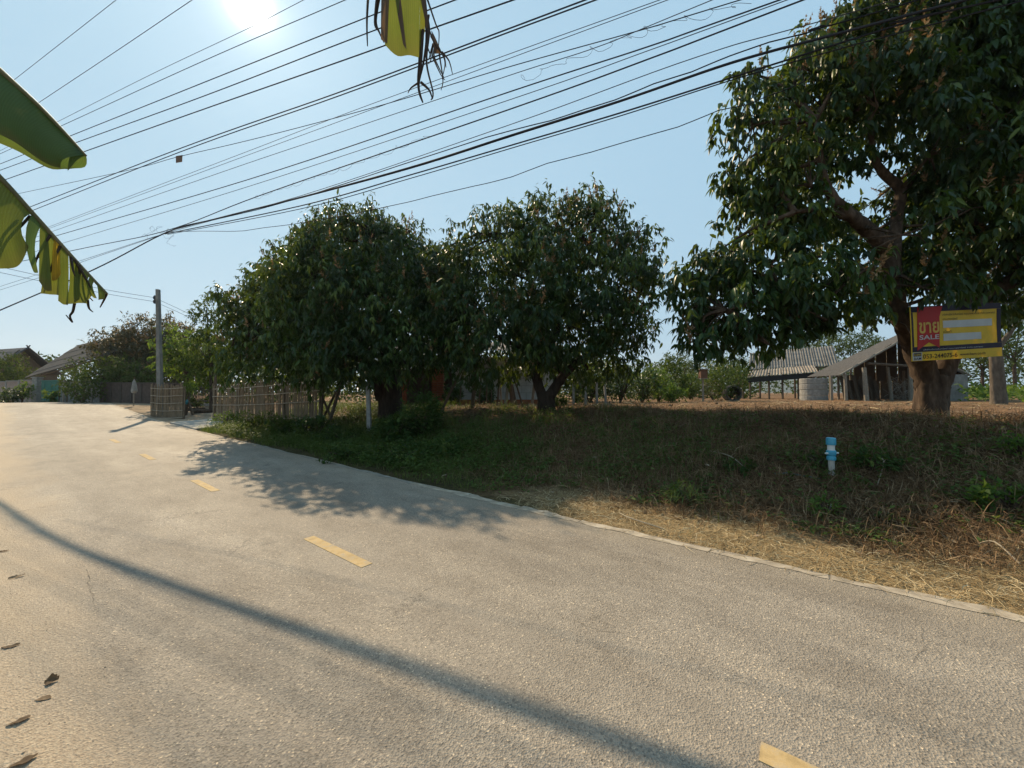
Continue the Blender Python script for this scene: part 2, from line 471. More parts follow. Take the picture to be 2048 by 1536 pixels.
uvl = me.uv_layers.new(name="sd")
li = np.zeros(len(me.loops), np.int32); me.loops.foreach_get('vertex_index', li)
sdv = np.stack([S2, D2], -1).reshape(-1, 2)[li]
uvl.data.foreach_set('uv', sdv.astype(np.float32).ravel())
road = props(link("road", me), kind='structure')

yellow = simple("faded_yellow_paint", (.46,.325,.155), .85, .3, 14, .2, col2=(.50,.385,.235))
nt_ = yellow.node_tree; p_ = nt_.nodes['Principled BSDF']; src_ = p_.inputs['Base Color'].links[0].from_socket
wn_ = noise(nt_, 7, 8, .75); wr_ = ramp(nt_, wn_.outputs[0], [(.50, (0,0,0)), (.64, (1,1,1))])
nt_.links.new(mixc(nt_, mth(nt_, 'MULTIPLY', wr_.outputs[0], .75), src_, (.29,.245,.185)), p_.inputs['Base Color'])
white_edge = simple("dusty_white_paint", (.37,.31,.235), .9, .38, 7, .35, col2=(.50,.44,.345))
stained_edge = simple("soil_stained_edge", (.24,.215,.175), .9, .35, 9, .3, col2=(.36,.33,.28))
def lane_dash(s0, ln):
    mb = MB(); n = 8; w = .055
    for i in range(n):
        a = s0 + ln*i/n; b = s0 + ln*(i+1)/n
        q = [xy(a, 2.0-w), xy(b, 2.0-w), xy(b, 2.0+w), xy(a, 2.0+w)]
        ss = [a, b, b, a]
        bot = [(*pq, float(zr(t))-.002) for pq, t in zip(q, ss)]; top = [(*pq, float(zr(t))+.004) for pq, t in zip(q, ss)]
        mb.add(top, [(3,2,1,0)])
        if i == 0: mb.add([bot[0], bot[3], top[3], top[0]], [(0,1,2,3)])
        if i == n-1: mb.add([bot[1], bot[2], top[2], top[1]], [(3,2,1,0)])
        mb.add([bot[0], bot[1], top[1], top[0]], [(0,1,2,3)]); mb.add([bot[3], bot[2], top[2], top[3]], [(3,2,1,0)])
    part("centre_dash", mb, yellow, road)
for s0 in (-4.95, -.92, 3.12, 7.12, 11.1, 15.1): lane_dash(s0, 1.08)
# white edging, cast in short lengths with fine joints
rr = random.Random(4)
s0 = -9.0
while s0 < 40:
    ln = rr.uniform(.85, 1.5) if s0 < 8 else rr.uniform(2.0, 3.0)
    mb = MB(); n = 10
    vt = []
    for i in range(n+1):
        t = s0 + .008 + (ln-.016)*i/n
        j0 = .014*math.sin(t*9) + rr.uniform(-.018, .018); j1 = .02*math.sin(t*5.1) + rr.uniform(-.03, .025)
        cover = .05*max(0, math.sin(t*.8+1)) + (.045 if 4.6 < t < 16 else 0)
        a = xy(t, EDGE-.115+j0); b = xy(t, EDGE+.03+j1-cover); z = float(zr(t))
        vt += [(*a, z+.004), (*b, z+.004), (*b, z-.08)]
        if i == 0 or i == n: pass
    for i in range(n):
        k = 3*i
        mb.add([vt[k], vt[k+3], vt[k+4], vt[k+1]], [(3,2,1,0)]); mb.add([vt[k+1], vt[k+4], vt[k+5], vt[k+2]], [(3,2,1,0)])
    part("edge_strip", mb, stained_edge if 4.6 < s0 < 15 else white_edge, road)
    s0 += ln

# two old hairline cracks in the near lane, and a tar-dark seam
crack_m = simple("crack_dirt", (.085,.074,.062), .95, .3, 30, 0, .1)
def crack(pix, w, seed):
    rw = random.Random(seed); P = []
    for (a, b), (c_, d_) in zip(pix[:-1], pix[1:]):
        for k in range(7):
            t = k/7; P.append(hit(a+(c_-a)*t + rw.uniform(-5,5), b+(d_-b)*t, .8))
    mb = MB()
    for i, q in enumerate(P):
        s_q, d_q = sd(q[0], q[1]); t = P[min(i+1,len(P)-1)] - P[max(i-1,0)]; n_ = np.array([-t[1], t[0], 0]); n_ = n_/(np.linalg.norm(n_)+1e-9)*w*rw.uniform(.3,1)*.5
        z = float(zr(s_q)) + .003
        mb.v += [(q[0]-n_[0], q[1]-n_[1], z), (q[0]+n_[0], q[1]+n_[1], z)]
    for i in range(len(P)-1): mb.f.append((2*i, 2*i+1, 2*i+3, 2*i+2)); mb.m.append(0)
    part("crack", mb, crack_m, road)
crack([(1842,1252),(1848,1300),(1815,1335)], .0022, 1)
crack([(1838,1470),(1846,1540)], .0022, 2)
crack([(175,1140),(182,1175),(186,1210)], .0025, 3)
crack([(1150,1240),(1195,1262),(1260,1268)], .0022, 4)
# concrete apron at the gateway
apron_mat = simple("pale_concrete", (.33,.31,.27), .9, .2, 5, .3)
mb = MB()
q = [xy(17.6, 4.3), xy(21.2, 4.32), xy(21.6, 6.2), xy(17.9, 6.0)]
top = [(*a, float(zr(sd(*a)[0])) + .05 + .04*(i > 1)) for i, a in enumerate(q)]
mb.hexa([(a, b, z-.12) for a, b, z in top], top)
solo("driveway_apron", mb, apron_mat, kind='structure')

# hill far off, behind the sheds
hm = simple("forested_hill", (.05,.065,.035), 1, .3, .02, 0, .05)
n = 60; mb = MB()
vx = []
for i in range(n+1):
    X = 300 + 1500*i/n
    h = 30 + 170*math.exp(-((X-1330)/230)**2) + 90*math.exp(-((X-700)/260)**2) + 14*math.sin(X*.02) + 6*math.sin(X*.07)
    for j in range(5):
        t = j/4; vx.append((X, 1500 + 260*t - 20*math.sin(X*.01), .5 + h*math.sin(t*math.pi/2) + (5*math.sin(X*.13+j*2) if 0 < j else 0)))
for i in range(n):
    for j in range(4): k = i*5+j; mb.f.append((k, k+5, k+6, k+1)); mb.m.append(0)
mb.v = vx
solo("hill", mb, hm, kind='structure', smooth=True)
# ------------------------------------------------------------------ trees
bark = simple("rough_bark", (.075,.053,.038), .95, .6, 11, 1.0, .1, stretch=(1,1,.3), col2=(.15,.11,.08))
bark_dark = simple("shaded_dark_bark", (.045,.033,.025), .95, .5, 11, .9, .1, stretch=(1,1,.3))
leaf_weed = leafmat("weed_leaf", [(0, (.04,.07,.018)), (.5, (.075,.125,.028)), (.85, (.13,.18,.045)), (1, (.22,.24,.08))], .6, .28, None, .15)
bark_pale = simple("grey_bark", (.13,.105,.08), .95, .4, 9, .7, .15, stretch=(1,1,.35))
leaf_dark = leafmat("longan_leaf", [(0, (.011,.031,.009)), (.45, (.023,.058,.013)), (.8, (.052,.100,.018)), (1, (.14,.19,.035))], .40, .22, None, .28)
leaf_mid = leafmat("olive_leaf", [(0, (.022,.042,.013)), (.5, (.040,.072,.020)), (.85, (.072,.110,.028)), (1, (.13,.16,.04))], .7, .2, None, .07)
leaf_brown = leafmat("bronze_leaf", [(0, (.018,.032,.011)), (.45, (.036,.050,.016)), (.8, (.066,.070,.024)), (1, (.14,.11,.05))], .5, .22, (.28,.20,.05))
leaf_bright = leafmat("fresh_leaf", [(0, (.035,.075,.014)), (.5, (.065,.125,.022)), (1, (.14,.20,.04))], .6, .36, (.30,.42,.04), .15)
blossom_m = leafmat("tan_blossom", [(0, (.17,.095,.045)), (.5, (.30,.19,.095)), (1, (.46,.34,.20))], .9, .25, (.5,.3,.12), .1)
grass_m = leafmat("green_grass", [(0, (.040,.068,.014)), (.5, (.085,.125,.026)), (.85, (.14,.17,.045)), (1, (.28,.25,.11))], .55, .3, (.25,.34,.04), .25)
straw_m = leafmat("dry_straw", [(0, (.15,.10,.045)), (.35, (.38,.275,.135)), (.75, (.60,.46,.25)), (1, (.78,.65,.42))], .8, .15, (.4,.3,.15), .2)
stalk_m = leafmat("dead_stalk", [(0, (.075,.043,.022)), (.45, (.225,.135,.068)), (.8, (.39,.265,.15)), (1, (.58,.45,.29))], .85, .1, (.2,.13,.07), .15)
litter_m = leafmat("dead_leaf", [(0, (.075,.047,.027)), (.5, (.18,.125,.075)), (.85, (.33,.25,.165)), (1, (.50,.42,.30))], .8, .15, (.3,.2,.1), .2)

def crown_mesh(blobs, seed, dens, m, L, W, voids=(), tufts=.15, sub_r=(.28,.5), per_sub=9, fine=True, tip_up=0.0, blossom=0.0, drop=.55, bl_size=1.0):
    """blobs: list of (centre, radius). Leaf sprays spread through the outer part of each mass."""
    rs = np.random.RandomState(seed)
    cen = np.array([b[0] for b in blobs]); rad = np.array([b[1] for b in blobs])
    sc_ = []; so_ = []; sr_ = []
    dm = [b[2] if len(b) > 2 else 1.0 for b in blobs]; bt_ = []
    for c, r, q_ in zip(cen, rad, dm):
        k = max(3, int(dens * q_ * r * r)); tb_ = rs.normal(0, .12)
        d = rdir(rs, k); d[:,2] = d[:,2]*.9 + .05
        q = c + d * (r * rs.uniform(.55, 1.0, (k,1)))
        kt = rs.rand(k) < tufts      # shoots standing proud of the mass
        q[kt] = c + d[kt] * (r * rs.uniform(1.0, 1.0 + .42*min(1, .7/r), (kt.sum(),1))) + np.array([0,0,.06])
        dist = np.linalg.norm(q[:,None] - cen[None], axis=2) / rad[None]
        ok = (dist.min(1) > .5) | (rs.rand(k) < .12)
        bt_.append(np.full(ok.sum(), tb_)); sc_.append(q[ok]); so_.append(d[ok]); sr_.append(np.minimum(rs.uniform(sub_r[0], sub_r[1], ok.sum()), r*.6)*np.where(kt[ok], .5, 1))
    sc_ = np.concatenate(sc_); so_ = nrm(np.concatenate(so_)); sr_ = np.concatenate(sr_); bt_ = np.concatenate(bt_)
    for a_, b_, r_ in voids:      # airy openings through the crown, where limbs show
        a_ = np.array(a_); ab = np.array(b_) - a_; t_ = np.clip(((sc_ - a_) @ ab) / (ab @ ab), 0, 1)
        kp = np.linalg.norm(sc_ - (a_ + t_[:,None]*ab), axis=1) > r_ + .35*sr_
        sc_, so_, sr_, bt_ = sc_[kp], so_[kp], sr_[kp], bt_[kp]
    tone = np.clip(rs.normal(.42, .27, len(sc_)) + bt_, 0, 1)
    n = per_sub
    d2 = nrm(rdir(rs, len(sc_)*n) + np.repeat(so_, n, 0)*.55 + np.array([0,0,.15]))
    P0 = np.repeat(sc_, n, 0) + d2 * (np.repeat(sr_, n)[:,None] * rs.uniform(.35, 1.1, (len(d2),1)))
    tn = np.repeat(tone, n)
    # sprays: m leaflets drooping round a short rachis
    k = len(P0)
    rach = nrm(d2*.7 + rdir(rs, k)*.5 + np.array([0,0,-.25]))
    P = np.repeat(P0, m, 0) + np.repeat(rach, m, 0) * (rs.uniform(0, 1, (k*m,1))**.8 * L * 1.7)
    D = np.repeat(rach, m, 0)*.45 + rdir(rs, k*m)*.75 + np.array([0,0,-drop])
    N = rdir(rs, k*m)*.6 + np.array([0,0,.9]) + np.repeat(d2, m, 0)*.5
    Lv = L * rs.uniform(.5, 1.35, k*m); Wv = W * rs.uniform(.7, 1.2, k*m)
    rnd = np.clip(np.repeat(tn, m) + rs.normal(0, .16, k*m), 0, 1)
    # young bright growth on the topmost sprays
    hi = np.repeat((P0[:,2] - cen[:,2].min()) / (np.ptp(P0[:,2]) + .01), m)
    rnd = np.clip(rnd + (hi > .8)*rs.uniform(0, .35, k*m)*tip_up, 0, 1)
    lv = leaves(P, D, N, Lv, Wv, rnd, rs.uniform(.1, .4, k*m), .22, fine)
    bl = None
    if blossom > 0:
        out = nrm(d2 + np.repeat(so_, n, 0)); pr = blossom * np.clip(.5 + 1.1*out[:,2], .12, 1.6) * (np.repeat(vnoise(sc_[:,0]*.9+seed, sc_[:,2]*.9), n) > .42)
        sel = np.nonzero(rs.rand(k) < pr)[0]
        if len(sel):
            q = 34; B = np.repeat(P0[sel] + out[sel]*.08, q, 0)
            ax = np.repeat(nrm(out[sel]*.5 + np.array([0,0,.9]) + rdir(rs, len(sel))*.3), q, 0)
            t = rs.uniform(0, 1, (len(B),1))
            B = B + ax*t*.36*bl_size
            Dd = rdir(rs, len(B)) + ax*.9
            bl = leaves(B, Dd, rdir(rs, len(B)), rs.uniform(.05,.13,len(B))*bl_size*(1.15-t[:,0]), rs.uniform(.022,.042,len(B))*bl_size, rs.rand(len(B)), 0, .1, False)
    return lv, bl, sc_

def px_blobs(lst, Y0):
    out = []
    for b in lst:
        x, y, r = b[:3]; Y = Y0 + (b[3] if len(b) > 3 else 0)
        out.append((at(x, y, Y), r*Y/F, b[4] if len(b) > 4 else 1.0))
    return out

def tree(name, label, cat, base, trunk, limbs, blobs, seed, lmat, dens, m, L, W, tr_mat=None, group=None, twigs=True, **kw):
    """trunk: [(point, radius)...]; limbs: list of [(point, radius)...]; all in world metres"""
    tm = tr_mat or bark
    rg = random.Random(seed)
    root = thing(name, base, label, cat, group)
    def limb(nm, pr, n=12):
        pts = np.array([q[0] for q in pr], float); rad = [q[1] for q in pr]
        sp = smooth_path(pts, 5); rr = np.interp(np.linspace(0, len(pr)-1, len(sp)), range(len(pr)), rad)
        for i in range(1, len(sp)-1): sp[i] += np.array([rg.uniform(-1,1), rg.uniform(-1,1), 0])*rr[i]*(.03 if n > 10 else .10)
        mb = MB().tube(sp, list(rr), n*2 if n > 10 else n, rough=.03, rng=rg)
        m_ = n*2 if n > 10 else n; ph = rg.uniform(0, 6)
        for i in range(len(sp)):
            for k_ in range(m_):
                th = 2*math.pi*k_/m_; j_ = i*m_ + k_
                f_ = 1 + .07*math.sin(3*th + ph + i*.12) + .05*math.sin(5*th - ph*2 + i*.2) + .04*math.sin(9*th + ph + i*.35)
                v_ = np.array(mb.v[j_]); mb.v[j_] = tuple(sp[i] + (v_ - sp[i])*f_)
        return part(nm, mb, tm, root, True)
    limb("trunk", trunk, 14)
    for l in limbs: limb("limb", l, 9)
    lv, bl, subs = crown_mesh(blobs, seed, dens, m, L, W, **kw)
    # twigs reaching from the nearest wood to the leaf masses
    if twigs:
        wood = np.array([q[0] for l in ([trunk[len(trunk)//2:]] + limbs) for q in l])
        mb = MB()
        for c, r, _q in blobs:
            w = wood[np.argmin(np.linalg.norm(wood - c, axis=1))]
            mid = (w + c)/2 + np.array([rg.uniform(-.2,.2), rg.uniform(-.2,.2), rg.uniform(-.1,.25)])
            mb.tube(smooth_path([w, mid, c], 3), [.05,.042,.036,.03,.026,.02,.014][:7], 5, False)
            for k in range(5):
                s = subs[np.argsort(np.linalg.norm(subs - c, axis=1))[min(len(subs)-1, rg.randrange(1, 14))]]
                mb.tube([c, (c+s)/2 + np.array([0,0,rg.uniform(-.1,.15)]), s], [.018,.012,.006], 4, False)
        tw = part("twigs", mb, tm, root); tw['kind'] = 'stuff'
    o = origin(root)
    link("crown", np_mesh("crown", lv[0], lv[1], lmat, o, lv[2]), root)
    if bl is not None:
        link("blossom", np_mesh("blossom", bl[0], bl[1], blossom_m, o, bl[2]), root)
    return root

# --- the large tree at the right, over the sign
YB = 7.6
tb = np.array([(1862-1024)/F*YB, YB, 0]); tb[2] = gz1(tb[0], tb[1])
def A(px, py, Y): return at(px, py, Y)
trunk = [(tb - np.array([0,0,.25]), .29), (tb + np.array([0,0,.08]), .245), (A(1861,795,7.6), .235), (A(1864,768,7.6), .24), (A(1868,748,7.6), .22)]
limbs = [
    [(A(1858,775,7.6), .20), (A(1843,720,7.58), .185), (A(1818,665,7.5), .165), (A(1796,615,7.4), .155), (A(1786,550,7.3), .155), (A(1782,490,7.3), .15)],
    [(A(1784,505,7.3), .14), (A(1730,455,7.2), .12), (A(1695,425,7.1), .105), (A(1655,380,7.0), .085), (A(1640,320,6.9), .06), (A(1630,240,6.8), .03)],
    [(A(1784,500,7.3), .12), (A(1792,440,7.4), .10), (A(1800,380,7.5), .09), (A(1765,345,7.5), .07), (A(1745,300,7.4), .05), (A(1740,200,7.3), .03)],
    [(A(1800,390,7.5), .07), (A(1850,320,7.7), .055), (A(1900,220,7.8), .03)],
    [(A(1720,445,7.2), .06), (A(1650,420,7.0), .05), (A(1590,424,6.8), .03)],
    [(A(1874,772,7.62), .19), (A(1894,722,7.62), .165), (A(1928,655,7.55), .145), (A(1975,596,7.4), .13), (A(2048,545,7.3), .11), (A(2130,480,7.2), .08), (A(2180,380,7.2), .05)],
    [(A(1787,560,7.35), .10), (A(1690,560,7.1), .07), (A(1570,590,6.9), .05), (A(1450,620,6.9), .025)],
    [(A(1935,645,7.5), .10), (A(1945,560,7.5), .08), (A(1960,420,7.6), .06), (A(1985,280,7.7), .04)],
]
voids_big = [(at(1722,362,5.4), at(1722,362,9.5), .36), (at(1765,380,5.4), at(1765,380,9.5), .24), (at(1700,432,5.2), at(1700,432,7.15), .42), (at(1775,470,5.2), at(1775,470,7.3), .36), (at(1790,400,5.2), at(1790,400,7.4), .26), (at(1650,385,5.2), at(1650,385,7.0), .24),
             (at(1405,540,5), at(1405,540,9), .10), (at(1830,292,5.2), at(1830,292,9.5), .20), (at(1795,330,5.2), at(1795,330,9.5), .14), (at(2040,150,5), at(2040,150,9), .16), (at(1960,345,5), at(1960,345,9), .13), (at(1690,255,5), at(1690,255,9), .12), (at(1935,690,5), at(1935,690,7.2), .3), (at(1540,585,5), at(1540,585,9), .16), (at(1600,690,5), at(1600,690,9), .12), (at(1500,540,5), at(1500,540,9), .12), (at(1452,590,5), at(1452,590,9), .12), (at(1690,640,5), at(1690,640,9), .14), (at(1805,620,5), at(1805,620,7.3), .22), (at(1960,590,5), at(1960,590,7.3), .20), (at(1920,665,5), at(1920,665,7.4), .5)]
big = [(1550,325,78),(1505,250,44,-.3),(1480,225,26),(1640,210,88),(1700,130,78,.3),(1672,45,34,-.2),(1690,90,50),(1600,130,34,-.2),(1512,150,18),(1800,80,105),(1920,40,120,.3),(2030,70,120,-.2),(2110,180,130),
       (1755,215,95,-.5),(1880,215,130,.3),(2000,240,130,-.5),(2090,360,120),(1630,300,70,.9),(1555,420,62),(1622,370,50,-.4),(1515,370,42),(1860,310,80,-.3),(1950,370,100,.2),(1480,330,30),
       (1890,445,90,-.4),(2010,480,90),(1960,520,62,.3),(1865,530,62,.9),(1700,490,50,.9,.9),(1745,405,46,1.3,.9),(1610,520,62,0,.9),(1540,530,62,-.3,.9),(1470,550,52,0,.9),(1405,580,45,.2,.9),
       (1450,620,46,-.4,.85),(1530,620,56,0,.9),(1610,590,64,-.5,.9),(1690,585,58,0,.9),(1745,590,42,.4,.9),(1368,625,30,0,.9),(1475,670,34,.3,.9),(1408,670,30,-.2,.9),(1590,665,34,0,.9),(1655,640,38,-.6,.9),
       (1845,575,30,-.5,.8),(1895,570,26,-.4,.8),(2100,560,90),(2035,575,40,.5),(1805,470,36,-.9,.9),(1730,540,50,-.8,.9),(1800,150,80,.8),(2160,300,140),(2170,90,140),(1900,-60,130),(2040,-70,150),(1440,500,22,0,.9),(1368,545,18,0,.9),(1830,400,52,.4),(1790,540,40,.6,.9),(1500,470,46,.2,.9),(1570,480,50,.5,.9),(1440,560,44,.6,.9),(1560,640,50,.5,.9),(1500,590,44,.4,.9),(1420,655,34,.5,.9),(1540,690,34,-.5,.8),(1640,440,44,.9,.8)]
tree("longan_tree", "tall broad tree on the right, overhanging and carrying the yellow sale sign", "tree", tb, trunk, limbs, px_blobs(big, 7.3), 11, leaf_dark,
     42, 8, .188, .064, sub_r=(.22,.42), per_sub=8, tip_up=.9, blossom=.16, drop=.95, voids=voids_big)

# --- the middle tree
yM = 11.2
mb_ = on_ground(1092, yM)
trunk = [(mb_ - np.array([0,0,.2]), .33), (mb_ + np.array([0,0,.12]), .26), (A(1091,796,yM), .24), (A(1092,783,yM), .22)]
limbs = [
    [(A(1086,795,yM), .16), (A(1074,755,yM), .15), (A(1080,700,11.1), .13), (A(1086,650,11.05), .11), (A(1060,560,11), .08), (A(1040,470,10.9), .04)],
    [(A(1098,793,yM), .16), (A(1124,755,yM), .135), (A(1158,722,11), .115), (A(1212,692,10.8), .08), (A(1255,640,10.7), .04)],
    [(A(1081,735,yM), .13), (A(1105,680,11.3), .115), (A(1135,600,11.3), .09), (A(1180,500,11.2), .05)],
    [(A(1080,720,yM), .09), (A(1030,690,10.9), .07), (A(970,660,10.8), .04)],
]
midb = [(985,490,58),(955,545,56,.2),(1040,462,56),(1085,445,52,.3),(1130,480,68),(1178,440,46),(1188,402,20),(1085,408,18),(1010,440,28),(1228,480,54,.2),(1258,525,48),(1278,462,24),(1265,580,44),(1235,565,68,-.6),
        (1165,560,82,-.8),(1060,550,85,-.8),(960,615,62,-.2),(920,640,52),(985,680,66,-.6),(1050,640,80,-1.0),(1135,650,82,-1.0),(1210,650,68,-.7),(1262,650,40),(1285,615,22),
        (1080,690,58,.8),(1180,700,52,.4),(1235,705,40),(960,725,40,.2),(1010,730,30,.9),(915,575,46,.6),(1100,590,100,.9),(1140,422,18,.2),(1278,525,22,-.2),(1215,430,20),(955,465,20),(1165,412,16),(1292,560,14),(885,545,42,.3),(912,520,34,.2),(890,610,56,.4),(872,505,20,.5),(890,690,46,.3),(1110,735,26,.9),(1170,740,26,.6)]
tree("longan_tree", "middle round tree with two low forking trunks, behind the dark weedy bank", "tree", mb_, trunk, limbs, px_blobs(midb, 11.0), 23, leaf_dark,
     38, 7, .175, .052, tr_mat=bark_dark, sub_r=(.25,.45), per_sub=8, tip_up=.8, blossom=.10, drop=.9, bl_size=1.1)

# --- the left tree, over the bamboo fence
yL = 13.0
lb = on_ground(782, yL)
trunk = [(lb - np.array([0,0,.2]), .46), (lb + np.array([0,0,.2]), .38), (A(780,775,yL), .33), (A(776,735,yL), .30), (A(772,690,12.9), .25)]
limbs = [
    [(A(762,800,12.9), .17), (A(752,760,12.8), .15), (A(735,700,12.5), .12), (A(690,620,12.2), .09), (A(640,560,12), .05)],
    [(A(775,720,12.9), .17), (A(765,640,12.6), .14), (A(750,540,12.3), .08), (A(745,470,12.2), .04)],
    [(A(785,740,12.9), .14), (A(820,690,12.6), .11), (A(850,620,12.4), .07), (A(850,560,12.3), .04)],
    [(A(745,730,12.7), .10), (A(660,700,12.2), .08), (A(560,690,11.8), .06), (A(500,670,11.6), .03)],
]
leftb = [(690,482,56),(745,464,44,.5),(788,478,44,1.1),(650,515,56),(715,520,80,0),(800,530,58,.9),(830,500,30,.9),(610,545,50),(575,590,56),(640,600,92,-.9),(740,605,98,-.5),(820,600,72,.2),(868,525,30,.9),(890,500,16,.8),(905,545,34,.5),(868,540,46),(885,590,46),
         (530,625,56),(495,655,50),(465,690,40),(462,640,26),(520,560,22),(545,700,58,-.5),(620,690,72,-1.1),(700,690,82,-1.2),(780,680,72,-1.0),(850,670,66,-.6),(900,650,50,.3),(905,700,42,.5),(860,720,36,.2),
         (742,438,18,.6),(672,442,16),(690,452,24),(585,520,20),(510,590,20),(820,462,22,1.0),(630,470,22),(480,725,34),(560,735,30,-.5),(640,735,34,-.8),(715,735,34,-.6),(815,735,26,-.3),(690,610,100,1.0),(800,610,90,1.0),(560,640,66,2.6),(620,560,74,2.2),(505,680,46,2.6),(690,520,74,2.2),(745,600,90,2.6),(600,690,60,2.8),(680,680,70,2.8),(545,590,44,2.6)]
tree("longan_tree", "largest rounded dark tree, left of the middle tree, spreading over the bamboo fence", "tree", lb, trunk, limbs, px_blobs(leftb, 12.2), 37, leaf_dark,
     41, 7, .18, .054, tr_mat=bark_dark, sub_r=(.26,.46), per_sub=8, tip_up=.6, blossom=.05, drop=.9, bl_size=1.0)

def simple_tree(name, label, px, Y, blobs, seed, lmat, dens, L, W, r=.16, m=6, cat="tree", group=None, tmat=None, split=None, blossom=0, **kw):
    b = on_ground(px, Y); bb = px_blobs(blobs, Y)
    top = max(q[0][2] for q in bb); low = min(q[0][2] - q[1] for q in bb)
    cx = np.mean([q[0] for q in bb], axis=0)
    fork = b + (cx - b)*.4; fork[2] = max(b[2] + .5, min(low + .6, b[2] + (top-b[2])*.5))
    tr = [(b - np.array([0,0,.2]), r*1.3), (b + np.array([0,0,.3]), r), (fork, r*.8)]
    ls = []
    o = sorted(range(len(bb)), key=lambda i: -bb[i][1])[:split or 5]
    for i in o:
        c = bb[i][0]; ls.append([(fork, r*.6), ((fork+c)/2 + np.array([0,0,.15]), r*.4), (c, r*.15)])
    return tree(name, label, cat, b, tr, ls, bb, seed, lmat, dens, m, L, W, tr_mat=tmat, group=group, fine=False, blossom=blossom, twigs=False, **kw)

# --- trees beyond the road crest and behind the gateway
simple_tree("bronze_tree", "round dark tree with bronze-tinged top beyond the road crest, behind the grey pole", 300, 31,
            [(262,672,28),(300,668,34),(340,670,30),(240,700,36),(290,710,44),(345,705,44),(225,740,32),(270,750,40),(330,750,46),(215,712,24),(380,690,34),(385,735,36)], 51, leaf_brown, 20, .26, .09, .22, 6, sub_r=(.5,.8), per_sub=9, blossom=.10, bl_size=1.6)
simple_tree("slender_tree", "slender upright green tree with a small tuft on top, left of the largest dark tree", 424, 21,
            [(413,616,20),(420,645,20),(408,660,16),(430,675,28),(400,700,30),(440,705,30),(425,735,28)], 52, leaf_mid, 24, .20, .075, .10, 6, sub_r=(.3,.5), per_sub=8)
simple_tree("green_tree", "bright green leafy tree just right of the grey pole", 372, 22.5,
            [(352,690,22),(378,700,30),(350,725,26),(385,735,30),(410,720,26),(345,700,16),(420,745,22)], 53, leaf_bright, 22, .24, .10, .10, 6, sub_r=(.35,.55), per_sub=7)
simple_tree("roadside_tree", "low dark spreading tree behind the brown fence left of the grey pole", 250, 27,
            [(215,735,24),(190,745,24),(240,745,30),(275,755,30),(255,775,26),(225,775,24),(300,770,24),(165,755,20),(150,765,18)], 54, leaf_mid, 16, .22, .08, .10, 6, sub_r=(.4,.65), per_sub=8)
simple_tree("garden_tree", "blue-green tree in front of the far-left gabled roof", 30, 36,
            [(5,735,26),(35,740,22),(15,765,24),(50,750,16),(-30,750,30),(-60,760,30)], 55, leaf_mid, 13, .26, .10, .12, 6, sub_r=(.5,.8), per_sub=8)
# ------------------------------------------------------------------ buildings
corr_m = simple("weathered_roof_sheet", (.15,.138,.122), .8, .4, 1.2, .1, .25, stretch=(1,3,1), col2=(.24,.225,.20))
corr2_m = simple("rust_stained_sheet", (.24,.195,.15), .8, .35, 1.5, .1, .25, col2=(.36,.31,.25))
thatch_m = simple("grey_thatch", (.075,.070,.066), .95, .4, 7, .6, .1, stretch=(1,1,4), col2=(.13,.12,.112))
darkroof_m = simple("dark_roof_tile", (.075,.072,.075), .8, .3, 5, .4)
purlin_m = simple("old_timber", (.115,.085,.06), .9, .4, 12, .4, .15, stretch=(6,6,1))
post_m = simple("pale_timber", (.25,.215,.17), .9, .35, 10, .4, .15, stretch=(4,4,.8), col2=(.36,.32,.26))
conc_m = simple("grey_concrete", (.27,.255,.23), .9, .25, 7, .35, .2, col2=(.36,.345,.31))
conc_old = simple("stained_concrete", (.20,.19,.17), .9, .35, 5, .35, .2, stretch=(1,1,.5), col2=(.30,.285,.25))
white_wall_m = simple("whitewashed_block", (.50,.50,.47), .9, .2, 2.5, .2, .2)
pink_wall_m = simple("pinkish_render", (.33,.245,.20), .9, .2, 3, .2, .2, col2=(.40,.31,.26))
brick_m = simple("orange_brick", (.30,.10,.05), .9, .3, 9, .4, .2, col2=(.38,.15,.08))
mortar_m = simple("grey_mortar", (.20,.165,.135), .95, .2, 12, .3, .1)
green_gate_m = simple("teal_green_paint", (.02,.135,.10), .5, .2, 4, .1, .4)
dark_steel = simple("dark_painted_steel", (.035,.037,.042), .55, .25, 8, .1, .4)
bamboo_m = simple("weathered_bamboo", (.20,.143,.088), .75, .4, 14, .3, .25, stretch=(3,3,.6), col2=(.30,.225,.145))
bamboo_pale = simple("pale_bamboo_rail", (.33,.27,.19), .7, .25, 10, .2, .3)
black_m = simple("tarred_black", (.02,.02,.02), .8, .2, 5, .1)

def corr_sheet(a, b, c_, d_, waves, amp, rows=3):
    """sheet from eave edge a->b up to ridge edge d->c; sine corrugations across, with thickness"""
    a, b, c_, d_ = [np.array(q, float) for q in (a, b, c_, d_)]
    n = np.cross(b-a, d_-a); n /= np.linalg.norm(n)
    if n[2] < 0: n = -n
    mb = MB(); k = waves*6
    for layer in (0, 1):
        for i in range(k+1):
            t = i/k; off = n*(amp*math.sin(t*waves*2*math.pi) - layer*.012)
            mb.v.append(tuple(a+(b-a)*t+off)); mb.v.append(tuple(d_+(c_-d_)*t+off))
    m = 2*(k+1)
    for i in range(k):
        q = 2*i; mb.f += [(q, q+2, q+3, q+1), (m+q, m+q+1, m+q+3, m+q+2), (q, m+q, m+q+2, q+2), (q+1, q+3, m+q+3, m+q+1)]; mb.m += [0]*4
    mb.f += [(0, 1, m+1, m), (2*k, m+2*k, m+2*k+1, 2*k+1)]; mb.m += [0]*2
    return mb

